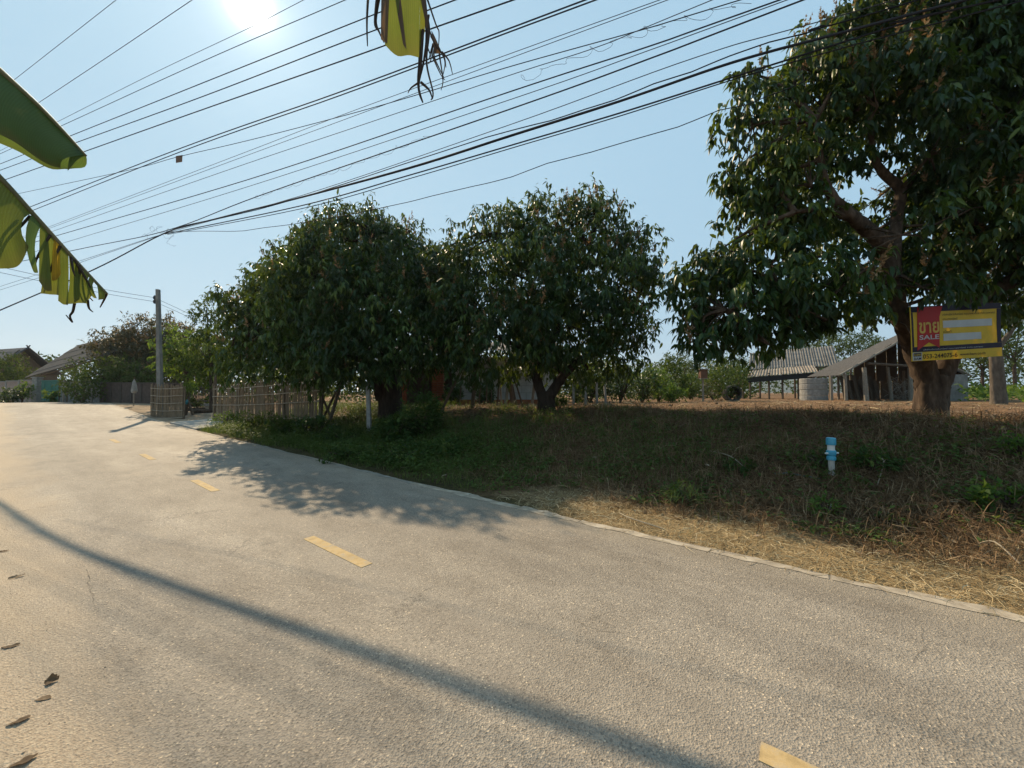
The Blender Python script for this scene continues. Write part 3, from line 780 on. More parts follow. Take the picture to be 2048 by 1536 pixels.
# long open shed with two tiers of corrugated roof
Y0 = 30.0
g = gz1(21, Y0)
shed = thing("open_shed", on_ground(1570, Y0), "long open-sided shed with two tiers of grey corrugated roof, left of the pole barn", "shed")
uL, uR = at(1498,738,Y0), at(1676,731,Y0); uLt, uRt = at(1500,706,Y0+3.5), at(1664,692,Y0+3.5)
nS = 8
for i in range(nS):
    t0, t1 = i/nS, (i+1)/nS
    z_ = np.array([0,0,.012*(i % 2)])
    part("roof_sheet", corr_sheet(uL+(uR-uL)*t0+z_, uL+(uR-uL)*(t1+.01)+z_, uLt+(uRt-uLt)*(t1+.01)+z_, uLt+(uRt-uLt)*t0+z_, 4, .035), corr_m, shed)
vL, vR = at(1494,754,Y0-2.0), at(1634,743.5,Y0-2.0); vLt, vRt = at(1500,741.5,Y0-.1), at(1626,731,Y0-.1)
for i in range(6):
    t0, t1 = i/6, (i+1)/6
    z_ = np.array([0,0,.012*(i % 2)])
    part("lower_roof_sheet", corr_sheet(vL+(vR-vL)*t0+z_, vL+(vR-vL)*(t1+.01)+z_, vLt+(vRt-vLt)*(t1+.01)+z_, vLt+(vRt-vLt)*t0+z_, 4, .035), corr2_m, shed)
mb = MB().hexa([vL+[0,.05,-.42], vR+[0,.05,-.42], vR+[0,.15,-.42], vL+[0,.15,-.42]], [vL+[0,.05,-.04], vR+[0,.05,-.04], vR+[0,.15,-.04], vL+[0,.15,-.04]])
part("eave_board", mb, black_m, shed)
for px, Y in ((1478,29),(1486,30.2),(1500,28.3),(1538,28.3),(1565,28.3),(1597,28.3),(1627,28.3),(1520,32),(1590,33),(1660,32)):
    b = on_ground(px, Y); top = 3.0
    part("post", MB().tube([b-[0,0,.1], [b[0],b[1],top]], .07, 6), purlin_m, shed)
mb = MB()
for q0, q1 in ((uL, uR), ((uL+uLt)/2, (uR+uRt)/2), (uLt, uRt)):
    mb.tube([q0-[0,0,.09], q1-[0,0,.09]], .05, 5)
part("purlin", mb, purlin_m, shed)

# pole barn with grey roof and open gable
barn = thing("pole_barn", on_ground(1760, 22), "old open pole barn with grey patched roof, left of the tree carrying the sign", "barn")
eF, rF = at(1677,750.5,22), at(1798,681,22.0); eB, rB = at(1614,754,26.5), at(1790,672,27.5)
eF2, rF2 = at(1935,752,22.6), rF; eB2 = at(1925,748,27.5)
tiles_n = 7
for i in range(tiles_n):      # courses of roofing from eave to ridge
    t0, t1 = i/tiles_n, (i+1.12)/tiles_n
    lift = np.array([0,0,.02*(i % 2)+.01])
    q = [eF+(rF-eF)*t0, eF+(rF-eF)*min(t1,1.02), eB+(rB-eB)*min(t1,1.02), eB+(rB-eB)*t0]
    ex = (q[0]-q[3])/np.linalg.norm(q[0]-q[3]) * (.10 + .12*math.sin(i*2.3))
    q[0] = q[0]+ex; q[1] = q[1]+ex
    part("roof_course", MB().slab([q[3]+lift, q[0]+lift, q[1]+lift*2.2, q[2]+lift*2.2], .03), thatch_m, barn)
part("right_roof_slope", MB().slab([rB, rF, eF2, eB2], .05), thatch_m, barn)
part("barge_pole", MB().tube([eF+[-.05,-.15,.0], rF+[.1,-.15,.06]], .055, 6), post_m, barn)
part("barge_pole", MB().tube([eF2+[.05,-.15,.0], rF+[-.1,-.15,.03]], .05, 6), post_m, barn)
gb_ = [on_ground(1712,26.6), on_ground(1925,26.9)]
for i in range(10):     # rough boards closing the far gable
    f0, f1 = i/10, (i+.93)/10; xa = gb_[0][0]+(gb_[1][0]-gb_[0][0])*f0; xb = gb_[0][0]+(gb_[1][0]-gb_[0][0])*f1
    zt = min(np.interp(xa, [eB[0], rB[0], eB2[0]], [eB[2], rB[2], eB2[2]]), np.interp(xb, [eB[0], rB[0], eB2[0]], [eB[2], rB[2], eB2[2]])) - .12
    part("gable_board", MB().box(((xa+xb)/2, 26.75+.02*(i % 2), (2.35+zt)/2), (xb-xa, .03, max(.1, zt-2.35))), purlin_m, barn)
for i in range(6):
    t = (i+.6)/6.4
    part("batten", MB().tube([eF2+(rF-eF2)*t-[0,0,.09], eB2+(rB-eB2)*t-[0,0,.09]], .045, 5), purlin_m, barn)
part("tie_beam", MB().tube([at(1735,727,22), at(1905,737,22.3)], .08, 6), purlin_m, barn)
for px, Y, top, lean, r in ((1663,22.6,2.55,-.02,.085),(1692,21.9,2.62,-.05,.09),(1733,21.5,2.95,-.12,.12),(1677,25,2.6,.0,.07),(1704,26,2.7,-.1,.07),(1783,23.5,3.1,-.22,.10),(1808,25.5,3.0,0,.09),(1822,22.5,3.0,-.05,.12),(1905,23,2.6,.02,.09),(1932,24,2.5,.0,.07)):
    b = on_ground(px, Y)
    part("post", MB().tube([b-[0,0,.15], [b[0]+lean*.5,b[1],(b[2]+top)/2], [b[0]+lean,b[1],top]], [r,r*.92,r*.85], 7), post_m, barn)
for i in range(7):
    t = (i+.5)/7
    part("rafter", MB().tube([eF+(eB-eF)*t-[0,0,.08], rF+(rB-rF)*t-[0,0,.08]], .04, 5), purlin_m, barn)
for i in range(9):     # boards of the back wall
    a = on_ground(1700+i*24, 27.2)
    part("wall_board", MB().box((a[0], a[1]+.02*(i%2), a[2]+.85+.05*(i%3)), (.78,.03,1.7+.1*(i%3))), conc_old if i > 6 else purlin_m, barn)
for px, Y, w in ((1897,21.8,.75),(1922,21.9,.75)):
    a = on_ground(px, Y); part("side_panel", MB().box((a[0], a[1], a[2]+.75), (w,.05,1.5)), conc_old, barn)
rg = random.Random(9)
pile = thing("branch_pile", on_ground(1802, 23.6), "tangled pile of cut branches and brush stored inside the pole barn", "brush pile")
for i in range(46):
    c = on_ground(1802 + rg.uniform(-18,22), 23.8 + rg.uniform(-.4,.5)); z = c[2] + rg.uniform(.05, 1.35)
    d = np.array([rg.uniform(-1,1), rg.uniform(-.5,.5), rg.uniform(-.6,.8)])*rg.uniform(.3,.65)
    part("branch", MB().tube([np.array([c[0],c[1],max(z-d[2], c[2]+.03)])-[d[0],d[1],0], np.array([c[0],c[1],z])+[0,0,rg.uniform(-.05,.1)], np.array([c[0],c[1],z])+d], [.022,.02,.010], 5), post_m, pile)
rack = thing("firewood_rack", on_ground(1708, 24.2), "dark leaning planks and split wood stacked between the barn's front posts", "woodpile")
for i in range(16):
    c = on_ground(1690+i*4.6, 24.3+.25*(i%3)); h = rg.uniform(.9,1.6)
    part("plank", MB().hexa([c+[-.06,0,0],c+[.06,0,0],c+[.06,.04,0],c+[-.06,.04,0]], [c+[-.06+rg.uniform(-.2,.2),.3,h],c+[.06,.3,h],c+[.06,.34,h],c+[-.06,.34,h]]), purlin_m, rack)

# concrete ring tank
tk = on_ground(1627, 24.0)
tank = thing("ring_tank", tk, "round water tank of stacked pale concrete rings at the barn's left eave", "water tank")
for i in range(4):
    z = tk[2] - .04 + i*.355; mb = MB(); n = 28
    for r, zz in ((.70,z),(.715,z+.03),(.715,z+.31),(.70,z+.343),(.62,z+.343),(.62,z)):
        mb.v += [(tk[0]+r*math.cos(2*math.pi*k/n)+.01*math.sin(i*2), tk[1]+r*math.sin(2*math.pi*k/n), zz) for k in range(n)]
    for j in range(5):
        for k in range(n): mb.f.append((j*n+k, j*n+(k+1)%n, (j+1)*n+(k+1)%n, (j+1)*n+k)); mb.m.append(0)
    part("concrete_ring", mb, conc_m, tank, False)

# small box on a post, old stump pile with a round opening
b = on_ground(1406, 21)
o = thing("post_box", b, "small brown wooden box with pale edges on a tall thin post in the field", "bird box")
part("post", MB().tube([b-[0,0,.1], [b[0],b[1],b[2]+1.25]], .05, 7), post_m, o)
part("box", MB().box((b[0],b[1],b[2]+1.50), (.36,.30,.46)), simple("red_brown_wood", (.15,.075,.045), .85, .3, 6), o)
part("lid", MB().box((b[0],b[1],b[2]+1.755), (.50,.40,.045)), post_m, o)
part("floor_board", MB().box((b[0],b[1],b[2]+1.258), (.44,.36,.03)), post_m, o)
b = on_ground(1462, 21.5); mb = MB(); n = 18
o = thing("concrete_culvert", b, "dark concrete pipe ring lying with its round mouth open under the bush by the shed", "pipe")
prof = [(.46,0),(.46,.8),(.36,.8),(.36,0)]
mb = MB()
for r, y in prof: mb.v += [(b[0]+r*math.cos(2*math.pi*k/n)+.25*y, b[1]-.3+y, b[2]+.42+r*math.sin(2*math.pi*k/n)) for k in range(n)]
for j in range(4):
    for k in range(n): mb.f.append((j*n+k, j*n+(k+1)%n, ((j+1)%4)*n+(k+1)%n, ((j+1)%4)*n+k)); mb.m.append(0)
part("pipe_ring", mb, simple("dirty_shaded_concrete", (.07,.066,.055), .95, .4, 6, .3), o)  # dirty concrete, colour darkened further so the ring and its mouth look unlit

# brick and whitewashed house behind the trees
house = thing("block_house", on_ground(960, 18), "low whitewashed block house with an orange brick pillar, mostly hidden behind the dark trees", "house")
Yw = 18.0
x0, x1 = at(905,800,Yw)[0], at(1108,800,Yw)[0]; gw = gz1(0, Yw)
nb = 11; rows = 6
for j in range(rows):          # rendered block courses, joints recessed
    for i in range(nb):
        w = (x1-x0)/nb; sft = (w/2 if j % 2 else 0)
        xa = max(x0, x0+i*w-sft); xb = min(x1, x0+(i+1)*w-sft)
        if xb-xa < .06: continue
        part("block", MB().box(((xa+xb)/2, Yw+.004*((i*7+j*3)%4), gw+.2+.16+j*.33), (xb-xa-.012, .14, .318)), white_wall_m, house)
part("wall_core", MB().box(((x0+x1)/2, Yw+.06, gw+1.1), (x1-x0-.01, .12, 2.2)), mortar_m, house)
part("plinth", MB().box(((x0+x1)/2, Yw-.04, gw+.08), (x1-x0+.1, .25, .26)), brick_m, house)
px_ = at(877,800,17)[0]; gp = gz1(px_, 17)
for j in range(26):
    for i in range(2):
        if j % 2: cs = (px_-.13+.26*i, 16.9, .245, .25)
        else: cs = (px_, 16.78+.26*i, .50, .11+.12*i)
        part("brick", MB().box((cs[0], cs[1]+.003*((j*5+i)%3), gp+.06+j*.078), (cs[2], cs[3], .066)), brick_m, house)
part("pillar_core", MB().box((px_, 16.92, gp+1.0), (.46,.21,2.05)), mortar_m, house)
xl = at(760,800,Yw)[0]
part("side_wall", MB().box(((xl+x0)/2-.1, Yw+.3, gw+.8), (x0-xl+.2, .14, 1.7)), simple("dull_brown_wall", (.075,.052,.04), .9, .3, 8, .3), house)
part("pillar", MB().box((at(808,800,17.2)[0], 17.2, gp+.6), (.22,.22,1.3)), brick_m, house)
rq = [np.array(q) for q in ((xl-.3,16.4,gw+2.35),(x1+.3,16.4,gw+2.35),(x1+.3,20.2,gw+3.2),(xl-.3,20.2,gw+3.2))]
for i in range(8):
    a, b_ = i/8, (i+1)/8
    part("roof_sheet", corr_sheet(rq[0]+(rq[1]-rq[0])*a, rq[0]+(rq[1]-rq[0])*b_, rq[3]+(rq[2]-rq[3])*b_, rq[3]+(rq[2]-rq[3])*a, 5, .03), corr_m, house)

# far-left house with a dark gabled roof
hs = thing("gabled_house", on_ground(10, 41), "far-left house with a dark gabled roof above the garden trees", "house")
ap = at(56,696,41); ev = at(60,746,41)[2]
Wd = 3.1; Lg = 9.0
fr = [ap+[0,-Wd,0], ap+[0,Wd,0]]
e1 = np.array([ap[0], ap[1]-Wd, ev]); e2 = np.array([ap[0], ap[1]+Wd, ev]); bk = np.array([-Lg, 3.0, 0])
for i in range(6):
    t0, t1 = i/6, (i+1.1)/6; up = np.array([0,0,.03*(i%2)])
    part("roof_course", MB().slab([e1+(ap-e1)*t0+up+bk, e1+(ap-e1)*t0+up, e1+(ap-e1)*t1+up, e1+(ap-e1)*t1+up+bk], .06), darkroof_m, hs)
part("back_roof_slope", MB().slab([ap+bk, ap, e2, e2+bk], .06), darkroof_m, hs)
gx = ap[0]-.7
part("gable_wall", MB().hexa([np.array([gx-.1, ap[1]-Wd+.5, ev-.1]), np.array([gx, ap[1]-Wd+.5, ev-.1]), np.array([gx, ap[1]+Wd-.5, ev-.1]), np.array([gx-.1, ap[1]+Wd-.5, ev-.1])],
     [np.array([gx-.1, ap[1]-.15, ap[2]-.2]), np.array([gx, ap[1]-.15, ap[2]-.2]), np.array([gx, ap[1]+.15, ap[2]-.2]), np.array([gx-.1, ap[1]+.15, ap[2]-.2])]), purlin_m, hs)
part("wall", MB().box((ap[0]-4.6, ap[1]+1, (ev+.9)/2), (7.8, 4.6, ev-.9)), purlin_m, hs)
part("barge_board", MB().tube([e1+[.03,0,.03], ap+[.03,0,.08], ap+[.03,.15,.30]], .07, 4), darkroof_m, hs)
part("barge_board", MB().tube([e2+[.03,0,.03], ap+[.03,0,.08], ap+[.03,-.15,.28]], .07, 4), darkroof_m, hs)

# wide sloping roof left of the bronze tree
pv = thing("open_pavilion", on_ground(150, 33), "wide grey sloping roof on posts behind the green gate", "pavilion")
k1, k2, k3, k4 = at(48,756,33), at(228,704,29.5), at(246,668,33), at(155,691,36)
for i in range(7):
    t0, t1 = i/7, (i+1.1)/7; up = np.array([0,0,.03*(i%2)])
    part("roof_course", MB().slab([k1+(k4-k1)*t0+up, k2+(k3-k2)*t0+up, k2+(k3-k2)*t1+up, k1+(k4-k1)*t1+up], .08), thatch_m, pv)
part("back_roof_slope", MB().slab([k4, k3, k3+[4,5,-2.6], k4+[1.5,5.5,-2.6]], .08), thatch_m, pv)
for q in (k1+[.9,.5,0], k2+[-.5,.6,-.1], (k1+k2)/2+[0,.6,-.1], k2+[-2,3,.1]):
    part("post", MB().tube([[q[0],q[1],.5],[q[0],q[1],q[2]]], .11, 7), post_m, pv)
part("eave_beam", MB().tube([k1+[.2,.1,-.12], k2+[-.1,.1,-.16]], .07, 6), purlin_m, pv)
part("rail", MB().tube([k1+[1,.5,-1.2], k2+[-.5,.6,-1.9]], .05, 6), post_m, pv)

# ------------------------------------------------------------------ left roadside walls, gate, posts
def wall_run(nm, label, cat, p0, p1, hgt0, hgt1, mt, cop, n, th=.14):
    a = on_ground(*p0); b = on_ground(*p1)
    t = thing(nm, (a+b)/2, label, cat); d = (b-a)/n; rz = math.atan2(b[1]-a[1], b[0]-a[0])
    ln = np.linalg.norm(d[:2])
    for i in range(n):
        c = a + d*(i+.5); h = hgt0 + (hgt1-hgt0)*(i+.5)/n
        part("panel", MB().box((c[0],c[1],c[2]+h/2-.15), (ln-.03, th, h+.3), rz), mt, t)
        part("coping", MB().box((c[0],c[1],c[2]+h+.04), (ln-.01, th+.08, .08), rz), cop, t)
        e = a + d*i
        part("pier", MB().box((e[0],e[1],e[2]+h/2-.1), (.16, th+.06, h+.2), rz), cop, t)
    return t
wall_run("garden_wall", "pinkish rendered garden wall with pale coping at the far left road edge", "wall", (-60,31), (66,30), 1.5, 1.75, pink_wall_m, conc_m, 5)
b = on_ground(74, 29.5)
solo("gate_pillar", MB().box((b[0],b[1],b[2]+.9), (.36,.36,2.0)).box((b[0],b[1],b[2]+1.94), (.46,.46,.08)), conc_m, "pale square concrete pillar left of the green gate", "pillar")
g0, g1 = on_ground(83,29.3), on_ground(118,29.0)
gt = thing("sheet_gate", (g0+g1)/2, "teal-green sheet metal gate beyond the road crest", "gate")
for i in range(5):
    c = g0 + (g1-g0)*(i+.5)/5
    part("panel", MB().box((c[0],c[1]+.01*(i%2),c[2]+.86), (np.linalg.norm(g1-g0)/5-.02, .04, 1.68), math.atan2(*(g1-g0)[[1,0]])), green_gate_m, gt)
for z in (.15, .9, 1.65):
    part("rail", MB().tube([g0+[0,-.05,z], g1+[0,-.05,z]], .03, 5), green_gate_m, gt)
wall_run("panel_wall", "brown concrete panel wall right of the green gate, under the low dark tree", "wall", (122,29), (205,27), 1.55, 1.45, conc_old, purlin_m, 5)
wall_run("brick_boundary_wall", "dark brown block wall running from the low tree to the grey pole", "wall", (205,26.5), (372,24.5), 1.35, 1.3, simple("dark_brown_block", (.085,.06,.048), .95, .3, 6, .3), simple("dark_pier", (.075,.058,.048), .95, .3, 6, .3), 8)
for px, Y, h, lab in ((127,27.5,1.75,"thin pale post standing in front of the panel wall, nearest the green gate"), (151,26.5,1.3,"short thin pale post right of the taller one by the panel wall"), (183,25.5,1.0,"shortest thin pale post, in front of the wall under the low dark tree")):
    b = on_ground(px, Y); solo("thin_post", MB().tube([b-[0,0,.1], b+[.02,0,h]], .045, 7), post_m, lab, "post", "thin posts along the panel wall")
# dark picket fence behind the gateway
a, b = on_ground(352,25.0), on_ground(432,22.6)
pf = thing("picket_fence", (a+b)/2, "dark metal picket fence behind the gateway, between the two bamboo screens", "fence")
pk = None
for i in range(30):
    c = a + (b-a)*i/29
    if pk is None:
        mb = MB().box((0,0,.62), (.035,.03,1.2)); pk = mb.mesh("picket", dark_steel)
    link("picket", pk, pf, Vector(c) - pf.location)
for z in (.2, 1.05): part("rail", MB().tube([a+[0,.04,z], b+[0,.04,z]], .022, 5), dark_steel, pf)
part("kerb", MB().hexa([a+[-.1,-.15,-.1],b+[.1,-.15,-.1],b+[.1,.1,-.1],a+[-.1,.1,-.1]], [a+[-.1,-.15,.12],b+[.1,-.15,.12],b+[.1,.1,.12],a+[-.1,.1,.12]]), conc_m, pf)

# folded garden parasol
b = on_ground(268, 23)
o = thing("folded_parasol", b, "folded pale parasol on a thin pole in front of the dark brown wall", "parasol")
part("pole", MB().tube([b-[0,0,.05], b+[0,0,1.55]], .022, 7), post_m, o)
part("canopy", MB().tube([b+[0,0,.78], b+[.02,0,.9], b+[0,0,1.2], b+[0,0,1.45], b+[0,0,1.62]], [.10,.14,.12,.07,.01], 9, rough=.15, rng=random.Random(3)), conc_m, o)

# ------------------------------------------------------------------ utility pole
pb = np.array([-17.65, 19.35, 0]); pb[2] = gz1(pb[0], pb[1])
tp = at(316, 579, 19.35)
o = thing("utility_pole", pb, "square grey concrete utility pole leaning slightly, behind the small bamboo screen", "utility pole")
h = tp[2]-pb[2]
def sq(c, w): return [c+[-w,-w,0], c+[w,-w,0], c+[w,w,0], c+[-w,w,0]]
part("shaft", MB().hexa(sq(pb-[0,0,.2], .105), sq(tp, .068)), conc_old, o)
for i, z in enumerate((-.42, -.62)):
    part("insulator", MB().tube([tp+[-.10,-.03,z-.07], tp+[-.16,-.03,z-.05], tp+[-.16,-.03,z+.05], tp+[-.10,-.03,z+.07]], [.02,.045,.045,.02], 7), dark_steel, o)
part("bracket", MB().box(tuple(tp+[-.115,-.03,-.52]), (.05,.07,.42)), dark_steel, o)

# ------------------------------------------------------------------ bamboo screens
rb = random.Random(21)
def slat_mesh(w, h, bend):
    mb = MB(); n = 4
    for i in range(n+1):
        z = h*i/n; x = bend*math.sin(i/n*3.1)
        mb.v += [(x-w/2,-.006,z),(x+w/2,-.006,z),(x+w/2,.006,z),(x-w/2,.006,z)]
    for i in range(n):
        for k in range(4): mb.f.append((4*i+k, 4*i+(k+1)%4, 4*i+4+(k+1)%4, 4*i+4+k)); mb.m.append(0)
    mb.f += [(3,2,1,0),(4*n,4*n+1,4*n+2,4*n+3)]; mb.m += [0,0]
    return mb.mesh("slat", bamboo_m)
slats = [slat_mesh(w, 1.72, b) for w, b in ((.038,.01),(.05,-.012),(.044,.02),(.032,-.02))]
def screen(label, a, b, n, h, rails, posts, gapfrac=0.0):
    t = thing("bamboo_fence", (a+b)/2, label, "bamboo fence")
    rz = math.atan2(b[1]-a[1], b[0]-a[0])
    for i in range(n):
        f = (i + rb.uniform(-.25,.25))/(n-1); c = a + (b-a)*f
        if gapfrac and rb.random() < gapfrac: continue
        c = c.copy(); c[2] = a[2]+(b[2]-a[2])*f + rb.uniform(-.06,.03)
        s_ = link("slat", rb.choice(slats), t, Vector(c) - t.location + Vector((0, .02*(i % 2), 0)))
        s_.rotation_euler = (rb.uniform(-.03,.03), rb.uniform(-.05,.05) + .03*math.sin(f*7), rz); s_.scale = (1, 1, h/1.72*rb.uniform(.94,1.05))
    for z in rails:
        part("rail", MB().tube([a+[0,-.035,z+.02], a+(b-a)*.3+[0,-.035,z-.015], a+(b-a)*.62+[0,-.035,z], b+[0,-.035,z+.05]], .017, 6), bamboo_pale, t)
    for f, ph in posts:
        c = a+(b-a)*f; part("post", MB().tube([c+[0,.07,-.25], c+[.02,.07,ph]], .06, 7), purlin_m, t)
    return t
def on_at(px, Y, z): 
    p_ = on_ground(px, Y); p_[2] = z; return p_
fa, fb = on_at(427,17.0,.20), on_at(640,13.2,.42)
screen("long upright bamboo slat fence under the left side of the largest dark tree", fa, fb, 150, 1.70, (.22,.78,1.15,1.48), ((.0,2.2),(.26,1.5),(.48,1.45),(.72,1.55),(1.0,1.6)))
fa2, fb2 = on_at(303,18.6,.24), on_at(367,17.9,.22)
sc2 = screen("small woven bamboo screen beside the grey pole, left of the gateway", fa2, fb2, 52, 1.70, (.12,.45,.8,1.15,1.5), ((.03,1.6),(.97,1.5)))
for i in range(9):      # woven cross strips
    z = .2+i*.165; d = (fb2-fa2)
    part("weaver", MB().tube([fa2+d*k/8+[0,.028*(1 if k % 2 else -1)+.005,z+.01*math.sin(k+i)] for k in range(9)], .011, 5), bamboo_m, sc2)

# loose poles and a stump in the gateway
b = hit(382, 838)
o = thing("tied_sapling", on_ground(377, 19.3), "small leafy sapling with dark forked stem and a teal rag in the gateway", "sapling")
c = on_ground(377, 19.3)
part("stem", MB().tube([c-[.12,0,.05], c+[-.06,0,.4], c+[0,0,.75], c+[.03,0,1.3]], [.07,.06,.06,.03], 7), purlin_m, o)
part("fork", MB().tube([c+[.28,0,-.05], c+[.12,0,.35], c+[0,0,.72]], [.06,.06,.05], 7), purlin_m, o)
part("rag", MB().tube([c+[-.03,-.06,.55], c+[-.01,-.09,.65], c+[.02,-.07,.78]], [.03,.07,.03], 6), simple("teal_cloth", (.05,.22,.26), .8), o)
rs = np.random.RandomState(5); n = 260
P = c + [.03,0,1.35] + rdir(rs, n)*rs.uniform(.1,.42,(n,1)); lv = leaves(P, rdir(rs,n)+[0,0,-.4], rdir(rs,n)+[0,0,.6], .13, .055, rs.rand(n), fine=False)
link("foliage", np_mesh("foliage", lv[0], lv[1], leaf_bright, origin(o), lv[2]), o)
for i, (px, py, ln, az, r, lab) in enumerate(((402,812,1.3,.25,.10,"dark log lying furthest back in the gateway"),(406,826,1.1,-.05,.12,"thick brown log lying nearest in the gateway, right of the sapling"),(392,820,.8,.6,.07,"thin short log lying askew between the two gateway logs"))):
    c = hit(px, py); d = np.array([math.cos(az), math.sin(az), .03])*ln/2
    solo("log", MB().tube([c-d+[0,0,r*.7], c+[0,0,r*.8], c+d+[0,0,r*.7]], [r,r*1.05,r*.85], 9, rough=.1, rng=rb), bark, lab, "log", "logs in the gateway")

# old fence posts and props under the trees
def stake(px, Y, h, lean, r, mt, lab, nm="fence_post", cat="post", group=None, dy=0, sq_=False):
    b = on_ground(px, Y)
    t_ = b + np.array([lean, dy, h])
    mb = MB().hexa(sq(b-[0,0,.2], r), sq(t_, r*.92)) if sq_ else MB().tube([b-[0,0,.15], (b+t_)/2+[.015,0,0], t_], [r, r*.95, r*.85], 7)
    return solo(nm, mb, mt, lab, cat, group, at_=b)
stake(740, 11.3, 1.52, -.06, .055, conc_m, "pale square concrete fence post standing in the weeds before the largest dark tree", sq_=True, nm="concrete_post")
for px, h, ln, lab in ((1147,.98,0,"first"),(1171,1.0,.0,"second"),(1194,.98,-.02,"third"),(1212,.85,-.06,"fourth")):
    stake(px, 16.5, h, ln, .045, conc_m, f"pale concrete fence post right of the middle tree, {lab} from its trunk", sq_=True, nm="concrete_post", group="concrete posts right of the middle tree")
wires_m = simple("rusted_wire", (.06,.05,.045), .7)
pr = [(642,13.4,1.75,.08,.045,0,"straight wooden prop at the right end of the long bamboo fence"),
      (640,14,1.7,.75,.045,.3,"thin prop crossing diagonally, right of the long bamboo fence"),
      (672,13.4,1.8,-.95,.04,0,"dark prop leaning left, crossing the thin one beside the bamboo fence"),
      (655,13.2,2.0,.55,.06,.2,"thick dark prop slanting right towards the largest dark tree's crown"),
      (878,12.6,1.5,.75,.05,.3,"long slanting prop in front of the orange brick pillar"),
      (944,12.6,1.45,.12,.07,0,"thick upright prop nearest the brick pillar's right side"),
      (957,14.5,1.3,.1,.03,0,"thin prop just right of the thick upright one"),
      (972,14.5,1.2,.03,.028,0,"very thin upright stick before the whitewashed wall"),
      (995,13.6,1.4,.04,.035,0,"slim upright prop before the middle of the whitewashed wall"),
      (1008,12.2,1.55,.25,.055,0,"pale-edged prop leaning right before the whitewashed wall"),
      (1004,13.8,1.4,-.15,.035,0,"slim prop leaning left behind the pale-edged one"),
      (1026,13.5,1.6,-.22,.075,0,"thick dark prop leaning left, near the right end of the whitewashed wall"),
      (1034,13.6,1.7,-.42,.05,0,"steeply leaning prop beside the thick dark one at the wall's right end"),
      (1048,13.6,1.3,-.5,.035,0,"thin prop slanting left, close to the middle tree's trunk"),
      (1062,12.4,1.35,.15,.05,0,"pale-edged prop just left of the middle tree's trunk"),
      (918,15,1.2,.1,.028,0,"thin stick left of the thick upright prop"),
      (983,15.2,1.0,-.04,.025,0,"short stick under the dark shrub before the whitewashed wall")]
for px, Y, h, lean, r, dy, lab in pr:
    stake(px, Y, h, lean, r, post_m if "pale" in lab else purlin_m, lab, "wooden_prop", "prop", "wooden props under the trees", dy)

# ------------------------------------------------------------------ standpipe
b = hit(1660, 950); b = on_ground(1660, b[1])
pvc_grey = simple("dirty_pvc", (.42,.40,.36), .45, .2, 14, .1, .4, stretch=(1,1,.4)); pvc_blue = simple("blue_pvc", (.045,.30,.44), .35, .18, 10, .05, .5, col2=(.09,.38,.50)); pvc_white = simple("white_pvc", (.60,.60,.57), .4, .1, 10, .05, .5)
print("pipe", b)
u = b[1]/F; H = 73*u
o = thing("standpipe", b, "grey PVC standpipe with blue cap and valve collar on the weedy bank", "water pipe")
k = H/73
part("pipe", MB().tube([b-[0,0,.15], b+[0,0,H*.42]], 5.4*k, 16), pvc_grey, o, False)
part("upper_pipe", MB().tube([b+[0,0,H*.62], b+[0,0,H*.86]], 6.2*k, 16), pvc_white, o)
part("collar", MB().tube([b+[0,0,H*z] for z in (.385,.39,.40,.47,.50,.53,.60,.64,.655,.66)], [q*k for q in (5.5,7.2,7.6,7.6,6.6,7.9,8.3,8.0,7.4,6.3)], 18), pvc_blue, o)
part("handle", MB().tube([b+[-13*k,-.01,H*.575], b+[13*k,-.01,H*.585]], 1.7*k, 8), pvc_white, o)
part("cap", MB().tube([b+[0,0,H*z] for z in (.80,.805,.82,.97,.99,1.0)], [q*k for q in (6.3,7.9,8.1,8.1,7.6,6.4)], 18), pvc_blue, o)
c = hit(1590, 952)
solo("blue_pipe", MB().tube([hit(1545,948)+[0,0,-.005], hit(1575,951)+[0,0,.03], hit(1610,955)+[0,0,.02], hit(1640,957)+[0,0,-.01]], .014, 9), simple("dull_teal_pipe", (.03,.13,.15), .7, .4, 18, .2), "blue pipe lying half buried in the weeds left of the standpipe", "pipe")
c = hit(1651, 1022)
solo("plastic_bottle", MB().tube([c+[-.03,0,.03], c+[-.02,0,.035], c+[.05,-.02,.06], c+[.07,-.025,.07], c+[.085,-.03,.075]], [.02,.03,.03,.014,.014], 10), pvc_white, "crumpled whitish plastic bottle lying in the grass below the standpipe", "bottle")
# ------------------------------------------------------------------ sale sign
def flat(name, col, rough=.45):
    m, nt, p = newmat(name); p.inputs['Base Color'].default_value = (*col, 1); p.inputs['Roughness'].default_value = rough; p.inputs['Specular IOR Level'].default_value = .4
    n = noise(nt, 5, 4); r = ramp(nt, n.outputs[0], [(.3, tuple(c*.85 for c in col)), (.7, tuple(min(1, c*1.08) for c in col))]); nt.links.new(r.outputs[0], p.inputs['Base Color'])
    bump(nt, p, n.outputs[0], .08, .02)
    t = nd(nt, "ShaderNodeBsdfTranslucent"); t.inputs['Color'].default_value = (*col, 1); mx = nd(nt, "ShaderNodeMixShader"); mx.inputs[0].default_value = .4
    nt.links.new(p.outputs[0], mx.inputs[1]); nt.links.new(t.outputs[0], mx.inputs[2]); nt.links.new(mx.outputs[0], nt.nodes['Material Output'].inputs['Surface']); return m
s_yel = flat("sign_yellow", (.72,.50,.03)); s_red = flat("sign_red", (.52,.02,.015)); s_blk = flat("sign_navy", (.018,.010,.028)); s_wht = flat("sign_white", (.62,.62,.60)); s_gold = flat("sign_gold", (.72,.50,.10)); s_grey = flat("sign_grey", (.42,.44,.44)); s_txt = flat("sign_ink", (.045,.03,.01))
Ys = 6.7
